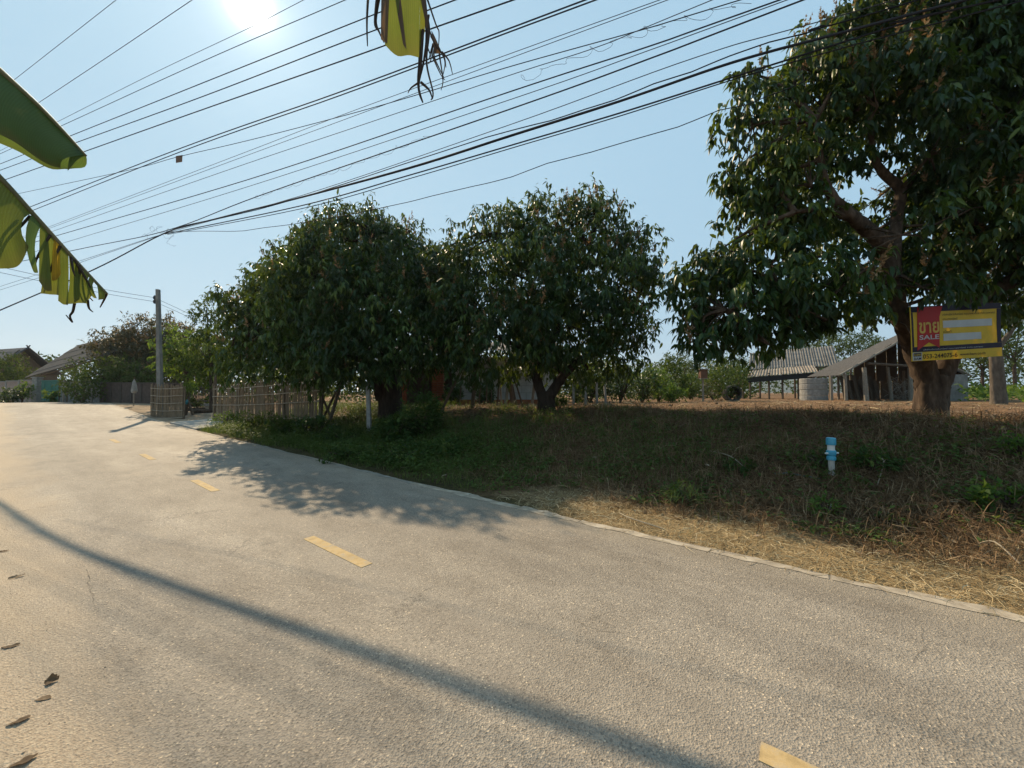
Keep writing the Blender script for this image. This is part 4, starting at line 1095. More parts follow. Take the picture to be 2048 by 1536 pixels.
c00, c10, c11, c01 = at(1823,723,Ys), at(2005,712,Ys+.15), at(2009,601,Ys+.12), at(1829,614,Ys-.03)
Wm = np.linalg.norm(c10-c00); Hm = np.linalg.norm(c01-c00)
ex = (c10-c00)/Wm; ey = (c01-c00); ey = ey - ex*np.dot(ex, ey); ey /= np.linalg.norm(ey); en = np.cross(ex, ey)
sign = thing("sale_sign", c00, "yellow and red SALE banner with a phone number, hung from the large tree", "sign")
def S(u, v, h=0):     # sign coordinates 0..1 across and up; gentle sag of the vinyl
    sag = .012*math.sin(u*math.pi*1.5+.4)*math.sin(v*math.pi)
    return c00 + ex*(u*Wm) + ey*(v*Hm) + en*(sag + h)
def panel(name, u0, v0, u1, v1, mt, h, nx=10, ny=5, poly=None):
    mb = MB()
    if poly:
        top = [S(u, v, h) for u, v in poly]; bot = [S(u, v, h-.002) for u, v in poly]; n = len(poly)
        mb.add(top+bot, [tuple(range(n)), tuple(range(2*n-1, n-1, -1))] + [(i, (i+1)%n, n+(i+1)%n, n+i) for i in range(n)])
    else:
        for s_, hh in ((0, h), (1, h-.002)):
            for j in range(ny+1):
                for i in range(nx+1): mb.v.append(tuple(S(u0+(u1-u0)*i/nx, v0+(v1-v0)*j/ny, hh)))
        q = (nx+1)*(ny+1); w = nx+1
        for j in range(ny):
            for i in range(nx):
                a = j*w+i; mb.f += [(a, a+1, a+w+1, a+w), (q+a, q+a+w, q+a+w+1, q+a+1)]; mb.m += [0,0]
        rim = [i for i in range(w)] + [j*w+nx for j in range(1,ny+1)] + [ny*w+i for i in range(nx-1,-1,-1)] + [j*w for j in range(ny-1,0,-1)]
        for i in range(len(rim)):
            a, b = rim[i], rim[(i+1)%len(rim)]; mb.f.append((a, q+a, q+b, b)); mb.m.append(0)
    return part(name, mb, mt, sign)
panel("banner", 0, 0, 1, 1, s_yel, 0, 16, 8)
panel("top_border", .012, .895, 1, 1, s_blk, .003)
panel("right_border", .955, .262, 1, .893, s_blk, .003, 2, 6)
panel("left_border", .012, .262, .030, .893, s_blk, .003, 2, 6)
panel("lower_band", .012, .165, 1, .260, s_blk, .003)
rib = [(.052,.895),(.050,.6),(.052,.195),(.165,.325),(.287,.225),(.290,.5),(.300,.80),(.325,.93),(.325,.985),(.052,.985)]
rib = [(.078,.985),(.068,.6),(.062,.190),(.185,.335),(.300,.225),(.302,.5),(.312,.80),(.340,.93),(.350,.985)]
panel("red_ribbon", 0,0,0,0, s_red, .0065, poly=rib[::-1])
panel("white_box", .345, .585, .90, .715, s_wht, .005)
panel("white_box", .345, .345, .775, .475, s_wht, .005)
panel("logo_field", .012, .010, .112, .158, s_wht, .004)
panel("logo_panel", .020, .085, .104, .150, s_blk, .006)
dg_fonts = None
def lettering(txt, u, v, width, height, mt, h, bold=0.0, right=False):
    cu = bpy.data.curves.new("lettering", 'FONT'); cu.body = txt; cu.size = 1; cu.offset = bold; cu.resolution_u = 3
    ob = bpy.data.objects.new("lettering", cu); C.objects.link(ob)
    dg = bpy.context.evaluated_depsgraph_get(); me = bpy.data.meshes.new_from_object(ob.evaluated_get(dg)); 
    bpy.data.objects.remove(ob)
    n = len(me.vertices)
    if not n: print("no glyphs", txt); return
    co = np.zeros(n*3); me.vertices.foreach_get('co', co); co = co.reshape(-1,3)
    lo, hi = co[:,:2].min(0), co[:,:2].max(0)
    o0 = np.array(origin(sign))
    out = []
    for x, y, _ in co:
        uu = u + (x-lo[0])/(hi[0]-lo[0])*width; vv = v + (y-lo[1])/(hi[1]-lo[1])*height
        out.append(S(uu, vv, h) - o0)
    me.vertices.foreach_set('co', np.array(out).ravel()); me.materials.clear(); me.materials.append(mt); me.name = "lettering"; me.update()
    return link("lettering", me, sign)
lettering("ขาย", .083, .50, .215, .205, s_gold, .009, .022)
lettering("SALE", .083, .385, .212, .085, s_wht, .009, .018)
lettering("053-244075-6", .122, .035, .375, .083, s_txt, .005, .012)
lettering("www.bam.co.th", .525, .055, .285, .048, s_txt, .005, .008)
lettering("BAM", .024, .020, .078, .050, s_blk, .006, .01)
lettering("บสก", .026, .095, .072, .042, s_gold, .008, .01)
lettering("บริษัทบริหารสินทรัพย์ กรุงเทพพาณิชย์ จำกัด (มหาชน)", .345, .795, .585, .055, s_txt, .0045)
lettering("ประเภททรัพย์", .345, .725, .165, .042, s_txt, .0045)
lettering("เนื้อที่", .345, .488, .09, .05, s_txt, .0045)
lettering("บริษัทบริหารสินทรัพย์ กรุงเทพพาณิชย์ จำกัด (มหาชน)", .125, .180, .66, .035, s_wht, .0052)
rope_m = simple("tan_rope", (.10,.08,.06), .9)
part("tie_rope", MB().tube([S(1,.97), at(2030,605,Ys+.2), at(2070,560,7.2)], .006, 5), rope_m, sign)
part("tie_rope", MB().tube([S(.01,.97), at(1815,606,7.1), at(1800,600,7.25)], .006, 5), rope_m, sign)
part("tie_rope", MB().tube([S(.01,.45), at(1812,650,7.1), at(1800,645,7.3)], .006, 5), rope_m, sign)

# ------------------------------------------------------------------ overhead cables
cable_m = simple("black_cable", (.022,.022,.026), .8, .2, 5, 0, .1)
wire_m = simple("grey_bare_wire", (.06,.06,.068), .8, .2, 5, 0, .1)
def on_plane(px, py, c):
    r = ray(px, py); t = (c - .5) / (.418*r[0] + .908*r[1]); return np.array([0,0,EYE]) + r*t
def cable(nm, pts, c, rad_, label, mt=None, ext=(14, 8), group="overhead cables along the road", wav=0, seed=0, cat="cable", smooth_n=8):
    rad = rad_*.62; P = [on_plane(px, py, c) for px, py in pts]
    Ld = (P[0]-P[1])/np.linalg.norm(P[0]-P[1]); Rd = (P[-1]-P[-2])/np.linalg.norm(P[-1]-P[-2])
    if ext[0]: P = [P[0]+Ld*ext[0]] + P
    if ext[1]: P = P + [P[-1]+Rd*ext[1]]
    sp = smooth_path(P, smooth_n)
    if wav:
        rw = np.random.RandomState(seed); k = len(sp)
        sp[:,2] += wav*np.interp(np.arange(k), np.arange(0, k+3, 3), rw.uniform(-1,1,len(np.arange(0, k+3, 3))))
    return solo(nm, MB().tube(sp, rad, 6), mt or cable_m, label, cat, group)
T_ = [
 ([(28,160),(130,80),(232,0)], 5.6, .011, "overhead wire crossing the top-left corner, first of all from the left at the top edge", wire_m),
 ([(75,207),(230,104),(384,0)], 5.2, .011, "overhead wire second from the left at the top edge, left of the sun", wire_m),
 ([(112,245),(300,150),(500,55),(607,0)], 6.2, .010, "thin overhead wire passing right across the lower edge of the sun", wire_m),
 ([(122,252),(400,125),(690,0)], 6.0, .013, "overhead wire just right of the sun, next below the one crossing it", cable_m),
 ([(140,272),(400,168),(680,56),(822,0)], 5.7, .016, "dark overhead cable meeting the top edge behind the hanging yellow banana leaf", cable_m),
 ([(150,286),(400,195),(680,87),(910,0)], 5.5, .016, "dark overhead cable meeting the top edge just right of the hanging banana leaf", cable_m),
 ([(172,302),(400,221),(680,123),(864,57),(1026,0)], 5.3, .017, "dark overhead cable behind the hanging leaf's lower end, reaching the top edge mid-picture", cable_m),
 ([(65,412),(360,297),(680,184),(1024,55),(1170,0)], 5.0, .015, "upper cable of the close pair below the hanging leaf", cable_m),
 ([(70,419),(360,304),(680,191),(1024,62),(1191,0)], 5.0, .014, "lower cable of the close pair below the hanging leaf", cable_m),
 ([(38,387),(250,342),(355,314),(500,280),(700,228),(860,182),(1024,132),(1300,55),(1480,0)], 5.15, .009, "thin cable that carries the small square tag", cable_m),
 ([(105,451),(450,320),(700,224),(1024,106),(1319,0)], 5.3, .007, "hair-thin wire crossing the tag's cable below the hanging leaf", wire_m),
 ([(106,454),(450,327),(700,235),(1024,115),(1335,0)], 5.35, .007, "hair-thin wire close below the one crossing the tag's cable", wire_m),
 ([(110,461),(450,342),(700,258),(1024,149),(1200,92),(1424,0)], 5.4, .008, "thin wire running alone midway between the tag's cable and the dark middle cable", wire_m),
 ([(118,470),(500,358),(1024,182),(1300,92),(1559,0)], 5.45, .013, "dark middle cable wound about by loose curly wire at its right end", cable_m),
 ([(133,484),(500,372),(1024,198),(1300,100),(1574,0)], 5.5, .008, "thin wire directly under the dark middle cable", wire_m),
 ([(150,500),(330,462),(520,391),(1024,217),(1300,117),(1606,0)], 5.4, .014, "dark cable rising from the bundle's kink to the top edge left of the tall tree", cable_m),
 ([(165,520),(330,467),(600,392),(1024,248),(1400,112),(1790,0)], 5.4, .008, "thin straight wire between the steep dark cable and the thick bundle", wire_m),
]
for i, (pts, c, r, lab, mt) in enumerate(T_): cable("overhead_cable", pts, c, r, lab, mt)
cable("overhead_cable", [(332,464),(600,395),(1024,262),(1230,195),(1434,120),(1640,55),(1814,0)], 5.4, .011, "wavy slack cable just above the thick bundle", cable_m, (0,8), wav=.035, seed=3)
bun = [(-2,621),(185,540),(330,466),(430,438),(600,395),(820,335),(1024,270),(1240,202),(1464,125),(1680,66),(1874,15)]
bo = thing("cable_bundle", on_plane(600,395,5.4), "thick black bundle of lashed cables sagging from a sharp kink at the left", "cable bundle", "overhead cables along the road")
for k, (dc, dy, r) in enumerate(((0,0,.013),(.08,.7,.010),(-.07,1.2,.010),(.045,-1.0,.008),(-.04,2.2,.008))):
    P = [on_plane(px, py+dy*(.5+.5*math.sin(px*.004+k)), 5.4+dc) for px, py in bun]
    P = [P[0]+(P[0]-P[1])/np.linalg.norm(P[0]-P[1])*10] + P + [P[-1]+(P[-1]-P[-2])/np.linalg.norm(P[-1]-P[-2])*8]
    part("strand", MB().tube(smooth_path(P, 7), r, 6), cable_m, bo)
cable("overhead_cable", [(330,468),(600,412),(820,350),(1024,290),(1240,226),(1464,155),(1700,80),(1874,27),(1974,5)], 5.35, .015, "cable hanging close under the thick bundle, passing over the tall tree's crown", cable_m, (0,8))
cable("overhead_cable", [(335,469),(600,418),(820,357),(1024,296),(1240,232),(1464,160),(1700,92),(1974,20)], 5.3, .010, "lowest cable of the strands under the thick bundle", cable_m, (0,8))
cable("overhead_cable", [(335,466),(420,463),(500,458),(640,440),(800,408),(920,380),(1024,352),(1240,285),(1460,218),(1560,180)], 5.9, .009, "wavy drop cable running from the bundle's kink into the tall tree", cable_m, (0,.3), wav=.03, seed=8)
cable("overhead_cable", [(0,580),(110,545),(175,520),(330,467)], 5.4, .008, "thin wire running left from the bundle's kink behind the torn leaf", wire_m, (10,0))
# small square tag clipped to its cable
q = on_plane(358, 318, 5.14); u = q[1]/F
solo("cable_tag", MB().hexa([q+[-6*u,-.002,-8*u], q+[6.5*u,-.002,-6*u], q+[6.5*u,.002,-6*u], q+[-6*u,.002,-8*u]], [q+[-6.5*u,-.002,6*u], q+[7*u,-.002,8*u], q+[7*u,.002,8*u], q+[-6.5*u,.002,6*u]]), simple("brown_tag", (.20,.12,.08), .6), "small square brown tag clipped to a thin overhead cable", "tag")
# curly loose wire
def curl(pts, c, amp, turns, rad, lab, seed):
    rw = random.Random(seed); P = smooth_path([on_plane(px, py, c) for px, py in pts], 40); n = len(P); out = []
    for i, q in enumerate(P):
        a = turns*2*math.pi*i/n + rw.uniform(-.3,.3); out.append(q + np.array([.8*amp*math.cos(a), .5*amp*math.sin(a), amp*math.sin(a)*(.7+.5*math.sin(i*.21))]))
    solo("curly_wire", MB().tube(out, rad, 4), wire_m, lab, "wire")
curl([(1040,160),(1200,95),(1330,50),(1490,5)], 5.45, .09, 11, .0022, "loose curly wire looped along the dark middle cable near the top edge", 1)
curl([(510,395),(600,365),(720,325),(860,270)], 5.4, .06, 15, .002, "fine curly wire twisted above the bundle, left of mid-picture", 2)
curl([(285,480),(310,455),(330,462),(345,490)], 5.38, .12, 5, .0022, "small tangle of curly wire hanging at the bundle's kink", 3)
# wires of the grey pole
def span(pts, rad, lab):
    solo("service_wire", MB().tube(smooth_path(pts, 8), rad, 5), wire_m, lab, "wire", "service wires on the grey pole")
i1, i2 = tp+[-.16,-.03,-.42], tp+[-.16,-.03,-.62]
span([at(-60,520,16), at(100,556,17), at(215,580,18.3), i1], .009, "upper service wire running left from the grey pole's top")
span([at(-60,532,16), at(100,566,17), at(215,588,18.3), i2], .009, "lower service wire running left from the grey pole's top")
span([i1, at(360,619,20.5), at(400,638,22)], .009, "upper service wire running right from the grey pole into the trees")
span([i2, at(360,626,20.5), at(402,648,22)], .009, "lower service wire running right from the grey pole into the trees")

# ------------------------------------------------------------------ banana plant at the near left
ban_stem = simple("banana_stem", (.14,.13,.06), .6, .4, 4, .3, .3, stretch=(3,3,.5), col2=(.22,.17,.09))
def leafy(name, stops, trans, tcol):
    """banana blade: fine parallel veins running out from the midrib, browned ragged margin"""
    m, nt, p = newmat(name)
    def A_(n): q = nd(nt, "ShaderNodeAttribute"); q.attribute_name = n; return q.outputs['Fac']
    r = ramp(nt, A_('rnd'), stops)
    ns = noise(nt, 9, 5, .65); nf = noise(nt, 60, 3)
    ph = mth(nt, 'ADD', mth(nt, 'MULTIPLY', A_('along'), 700.0), mth(nt, 'MULTIPLY', ns.outputs[0], 3.0))
    vein = mth(nt, 'MULTIPLY', mth(nt, 'ADD', mth(nt, 'SINE', ph), 1.0), .5)
    c = mixc(nt, mth(nt, 'MULTIPLY', vein, .30), r.outputs[0], tuple(q*.5 for q in stops[0][1]))
    bl = ramp(nt, ns.outputs[0], [(.56, (0,0,0)), (.72, (1,1,1))])
    c = mixc(nt, mth(nt, 'MULTIPLY', bl.outputs[0], .35), c, (.20,.16,.05))
    ed = nd(nt, "ShaderNodeMapRange"); ed.inputs[1].default_value = .80; ed.inputs[2].default_value = 1.02
    nt.links.new(mth(nt, 'ADD', A_('tt'), mth(nt, 'MULTIPLY', mth(nt, 'SUBTRACT', ns.outputs[0], .5), .35)), ed.inputs[0])
    c = mixc(nt, mth(nt, 'MULTIPLY', ed.outputs[0], .75), c, (.11,.068,.035))
    nt.links.new(c, p.inputs['Base Color']); p.inputs['Roughness'].default_value = .55; p.inputs['Specular IOR Level'].default_value = .25
    bump(nt, p, mth(nt, 'ADD', vein, mth(nt, 'MULTIPLY', nf.outputs[0], .4)), .35, .003)
    t = nd(nt, "ShaderNodeBsdfTranslucent"); nt.links.new(mixc(nt, .55, c, tcol), t.inputs['Color'])
    mx = nd(nt, "ShaderNodeMixShader"); mx.inputs[0].default_value = trans
    nt.links.new(p.outputs[0], mx.inputs[1]); nt.links.new(t.outputs[0], mx.inputs[2]); nt.links.new(mx.outputs[0], nt.nodes['Material Output'].inputs['Surface'])
    return m
ban_green = leafy("banana_green", [(0, (.045,.085,.035)), (.5, (.065,.115,.045)), (1, (.10,.15,.05))], .32, (.22,.34,.04))
ban_yel = leafy("banana_yellow_green", [(0, (.065,.095,.025)), (.5, (.12,.15,.03)), (.8, (.24,.23,.035)), (1, (.44,.32,.04))], .42, (.30,.35,.035))
ban_gold = leafy("banana_golden", [(0, (.40,.24,.02)), (1, (.60,.36,.03))], .5, (.8,.5,.03))
ban_dry = leafy("banana_dry", [(0, (.055,.035,.022)), (.5, (.11,.07,.045)), (1, (.20,.14,.08))], .25, (.25,.15,.06))
pbn = np.array([-3.55, 1.15, 0]); pbn[2] = gz1(pbn[0], pbn[1])
ban = thing("banana_plant", pbn, "banana plant at the left edge with broad and torn leaves reaching into view", "banana plant")
rgb_ = random.Random(77)
part("stem", MB().tube([pbn-[0,0,.1], pbn+[.05,0,.9], pbn+[.12,.02,1.9], pbn+[.2,.03,2.6]], [.15,.13,.11,.08], 14), ban_stem, ban, True)
crown_top = pbn+np.array([.2,.03,2.5])
def blade(P_edge, P_low, nseg, mt, rnd0, leaf, belly=.04, toward=-1, name="blade"):
    """a piece of leaf between a stretch of midrib and its hanging lower edge"""
    P_edge = smooth_path(P_edge, 4); P_low = smooth_path(P_low, 4); k = len(P_edge); V_ = []; rn = []; al = []; tt = []
    dist = np.concatenate([[0], np.cumsum(np.linalg.norm(np.diff((P_edge+P_low)/2, axis=0), axis=1))])
    for i in range(k):
        for j in range(nseg+1):
            t = j/nseg; q = P_edge[i]*(1-t) + P_low[i]*t
            q = q + np.array([.25, toward, .1])*belly*math.sin(t*math.pi*.9) + np.array([0,0,.006*math.sin(i*.6+j*1.1)])
            al.append(dist[i]); tt.append(t)
            V_.append(q); rn.append(np.clip(rnd0 + .18*math.sin(i*.3)*t + rgb_.uniform(-.08,.08), 0, 1))
    T = []
    for i in range(k-1):
        for j in range(nseg): a = i*(nseg+1)+j; T += [(a, a+1, a+nseg+2), (a, a+nseg+2, a+nseg+1)]
    me = np_mesh(name, np.array(V_), np.array(T), mt, origin(leaf), np.array(rn), True)
    for an, ar in (('along', al), ('tt', tt)):
        a_ = me.attributes.new(an, 'FLOAT', 'POINT'); a_.data.foreach_set('value', np.array(ar, np.float32))
    return link(name, me, leaf)
def banana_leaf(label, rib_px, w0):
    l = bpy.data.objects.new("leaf", None); C.objects.link(l); l.parent = ban
    l['label'] = label
    pts = [crown_top] + [at(*q) for q in rib_px]
    mb = MB().tube(smooth_path(pts, 6), list(np.linspace(w0, .006, len(smooth_path(pts, 6)))), 8)
    part("midrib", mb, ban_stem, l, True); return l
def lerp_px(a, b, t): return tuple(a[i]+(b[i]-a[i])*t for i in range(3))
# upper leaf
l1 = banana_leaf("whole dark green banana leaf folded downwards, the upper one at the left edge", [(-260,-60,1.6),(-90,60,1.75),(0,141,1.85),(90,224,1.95),(172,312,2.05)], .022)
eds = [(-200,-20,1.66),(-90,60,1.75),(0,141,1.85),(60,196,1.92),(110,246,1.98),(145,282,2.02),(172,312,2.05)]
low = [(-260,130,1.62),(-140,190,1.7),(-20,258,1.8),(30,288,1.86),(70,312,1.92),(108,335,1.97),(126,343,2.0)]
blade([at(*q) for q in eds], [at(*q) for q in low], 6, ban_green, .35, l1, .05)
low2 = [(-250,160,1.85),(-150,215,1.9),(-30,272,1.95),(20,298,2.0),(62,318,2.04),(100,336,2.06),(128,338,2.07)]
blade([at(*q) for q in eds], [at(*q) for q in low2], 6, ban_green, .7, l1, .04, 1)
blade([at(150,290,2.02), at(172,312,2.05)], [at(136,342,2.01), at(150,325,2.03)], 3, ban_green, .2, l1, .01)
# lower, torn leaf
l2 = banana_leaf("torn yellowing banana leaf in ragged hanging strips, the lower one at the left edge", [(-200,190,1.55),(-60,300,1.62),(0,356,1.7),(70,432,1.8),(150,520,1.92),(214,588,2.0)], .018)
def rib2(t):
    q = [(-60,300,1.62),(0,356,1.7),(70,432,1.8),(150,520,1.92),(214,588,2.0)]; f = t*4; i = min(3, int(f)); return lerp_px(q[i], q[i+1], f-i)
blade([at(*rib2(t)) for t in (.0,.12,.25,.34,.42,.48)], [at(*q) for q in ((-110,500,1.6),(-40,525,1.62),(5,540,1.66),(32,541,1.7),(50,525,1.73),(64,498,1.77))], 7, ban_yel, .22, l2, .05)
strips = [(.48,.54,(62,520),(80,545),ban_green,.5),(.53,.58,(78,560),(104,580),ban_yel,.15),(.57,.63,(80,585),(116,588),ban_yel,.55),(.62,.66,(104,560),(122,548),ban_gold,.6),(.65,.71,(116,600),(136,608),ban_yel,.12),
          (.71,.76,(132,606),(158,596),ban_yel,.35),(.76,.81,(150,606),(176,606),ban_yel,.2),(.82,.86,(172,600),(186,590),ban_yel,.4),(.87,.90,(184,590),(196,596),ban_yel,.3),(.91,.97,(196,598),(208,596),ban_yel,.5)]
for a, b_, q0, q1, mt, rn in strips:
    Ya = rib2(a)[2]; Yb = rib2(b_)[2]
    blade([at(*rib2(a)), at(*rib2((a+b_)/2)), at(*rib2(b_))], [at(*q0, Ya-.03), at((q0[0]+q1[0])/2, max(q0[1],q1[1])+3, (Ya+Yb)/2-.03), at(*q1, Yb-.03)], 5, mt, rn, l2, .025*rgb_.uniform(-1,1.2), name="blade_strip")
for pts in ([(52,425,1.79),(22,460,1.72),(24,500,1.74)], [(60,432,1.79),(28,470,1.73),(25,502,1.745)], [(100,470,1.84),(72,520,1.8),(74,540,1.8)], [(142,515,1.9),(146,540,1.88),(150,552,1.88)], [(150,520,1.91),(180,575,1.93),(172,600,1.95)], [(158,530,1.92),(164,575,1.93),(186,602,1.96)], [(150,600,1.95),(146,622,1.95),(140,632,1.94),(145,645,1.94),(132,630,1.93)], [(175,600,1.96),(178,616,1.96),(186,624,1.96)], [(213,588,2.0),(208,600,2.0),(200,615,2.0)],[(120,492,1.87),(96,555,1.83),(92,580,1.83)]):
    P = smooth_path([at(*q) for q in pts], 5); part("dry_shred", MB().tube(P, list(np.linspace(.0065, .0022, len(P))), 5), ban_dry, l2)
# hanging leaf tip overhead
l3 = banana_leaf("yellow-green banana leaf tip with brown shreds hanging from above the frame", [(-100,-700,1.45),(300,-900,1.6),(640,-640,1.72),(790,-260,1.8),(806,-60,1.82)], .02)
rgl = lambda *ps: [at(*q) for q in ps]
blade(rgl((775,-110,1.80),(806,-110,1.82),(824,-110,1.82),(842,-100,1.83)), rgl((770,92,1.80),(796,116,1.82),(820,117,1.82),(838,117,1.84)), 9, ban_yel, .38, l3, .035)
blade(rgl((842,-100,1.83),(848,-60,1.84)), rgl((838,117,1.84),(850,62,1.85)), 7, ban_yel, .62, l3, .012)
blade(rgl((766,-100,1.78),(786,-100,1.79)), rgl((762,84,1.79),(775,88,1.80)), 8, ban_dry, .5, l3, .03, name="dry_strip")
blade(rgl((774,-100,1.77),(790,-100,1.77)), rgl((806,88,1.78),(813,95,1.78)), 8, ban_dry, .3, l3, -.01, name="dry_strip")
blade(rgl((826,-100,1.80),(840,-100,1.80)), rgl((852,60,1.82),(858,58,1.82)), 7, ban_dry, .25, l3, .01, name="dry_strip")
sh = [[(756,-20),(750,45),(757,62),(768,85)],[(762,-20),(752,40),(760,66)],[(738,-30),(734,40),(735,92)],[(832,-20),(850,40),(866,78),(878,100)],[(840,-20),(853,60),(848,120),(838,170),(846,205)],[(850,20),(858,60),(853,125),(866,185),(862,200)],[(846,60),(842,130),(838,165)],[(838,60),(839,118),(836,160),(838,186),(845,205)],
      [(842,165),(858,180),(865,198)],[(858,30),(852,80),(862,115),(857,128)],[(855,0),(872,50),(878,64),(877,96)],[(862,72),(872,92),(884,108),(890,128),(884,158)],[(870,92),(868,112),(880,140),(888,155)],[(874,96),(888,112),(892,135)],[(866,88),(864,108),(870,125),(882,150),(890,160)],[(884,104),(898,122),(905,148)],[(838,165),(822,176),(816,186)],[(866,90),(862,102),(858,118)],[(878,98),(880,118),(886,160),(882,180)]]
for k, pts in enumerate(sh):
    P = smooth_path([at(x, y, 1.82+.012*(k % 5)) for x, y in pts], 5); w = .0075 if k < 9 else .005
    part("dry_shred", MB().tube(P, list(np.linspace(w, w*.35, len(P))), 5), ban_dry, l3)
blade(rgl((862,60,1.84),(872,80,1.84)), rgl((868,106,1.84),(884,108,1.84)), 4, ban_dry, .4, l3, .01, name="dry_strip")
# ------------------------------------------------------------------ shrubs and bushes
def shrub(nm, label, cat, px, Y, h, w, seed, lmat, n, L, W, up=.2, group=None, col=False, loc=None, depth=1.0, squash=1.0):
    b = on_ground(px, Y) if loc is None else np.array(loc, float); rs = np.random.RandomState(seed)
    o = thing(nm, b, label, cat, group)
    mb = MB(); tips = []
    for i in range(7):
        a = rs.uniform(0, 6.28); t = b + np.array([math.cos(a)*w*.33, math.sin(a)*w*.33*depth, h*rs.uniform(.5,.85)])
        mb.tube([b-[0,0,.05], (b+t)/2+[0,0,.08*h], t], [.012+.01*h, .01+.006*h, .004], 5, False); tips.append(t)
    part("stems", mb, bark, o)['kind'] = 'stuff'
    k = max(6, n//26); sub = b + np.array([0,0,h*.5]) + rdir(rs, k)*np.array([w*.5, w*.5*depth, h*.48])*rs.uniform(.45,1.0,(k,1))
    sub[:,2] = np.maximum(sub[:,2], b[2]+.06*h)
    P = np.repeat(sub, 26, 0) + rdir(rs, k*26)*(.13*(w+h)/2+.03)*rs.uniform(.3,1.2,(k*26,1))
    P[:,2] = np.maximum(P[:,2], gz(P[:,0], P[:,1])+.02)
    D = rdir(rs, len(P)) + nrm(P-(b+[0,0,h*.3]))*.6 + np.array([0,0,up]); N = rdir(rs, len(P))*.7 + np.array([0,-.2,.9])
    rnd = np.clip(np.repeat(rs.normal(.45,.2,k), 26) + rs.normal(0,.15,len(P)), 0, 1)
    lv = leaves(P, D, N, L*rs.uniform(.6,1.3,len(P)), W*rs.uniform(.7,1.2,len(P)), rnd, .3, .15, L > .10)
    link("foliage", np_mesh("foliage", lv[0], lv[1], lmat, origin(o), lv[2]), o)
    return o
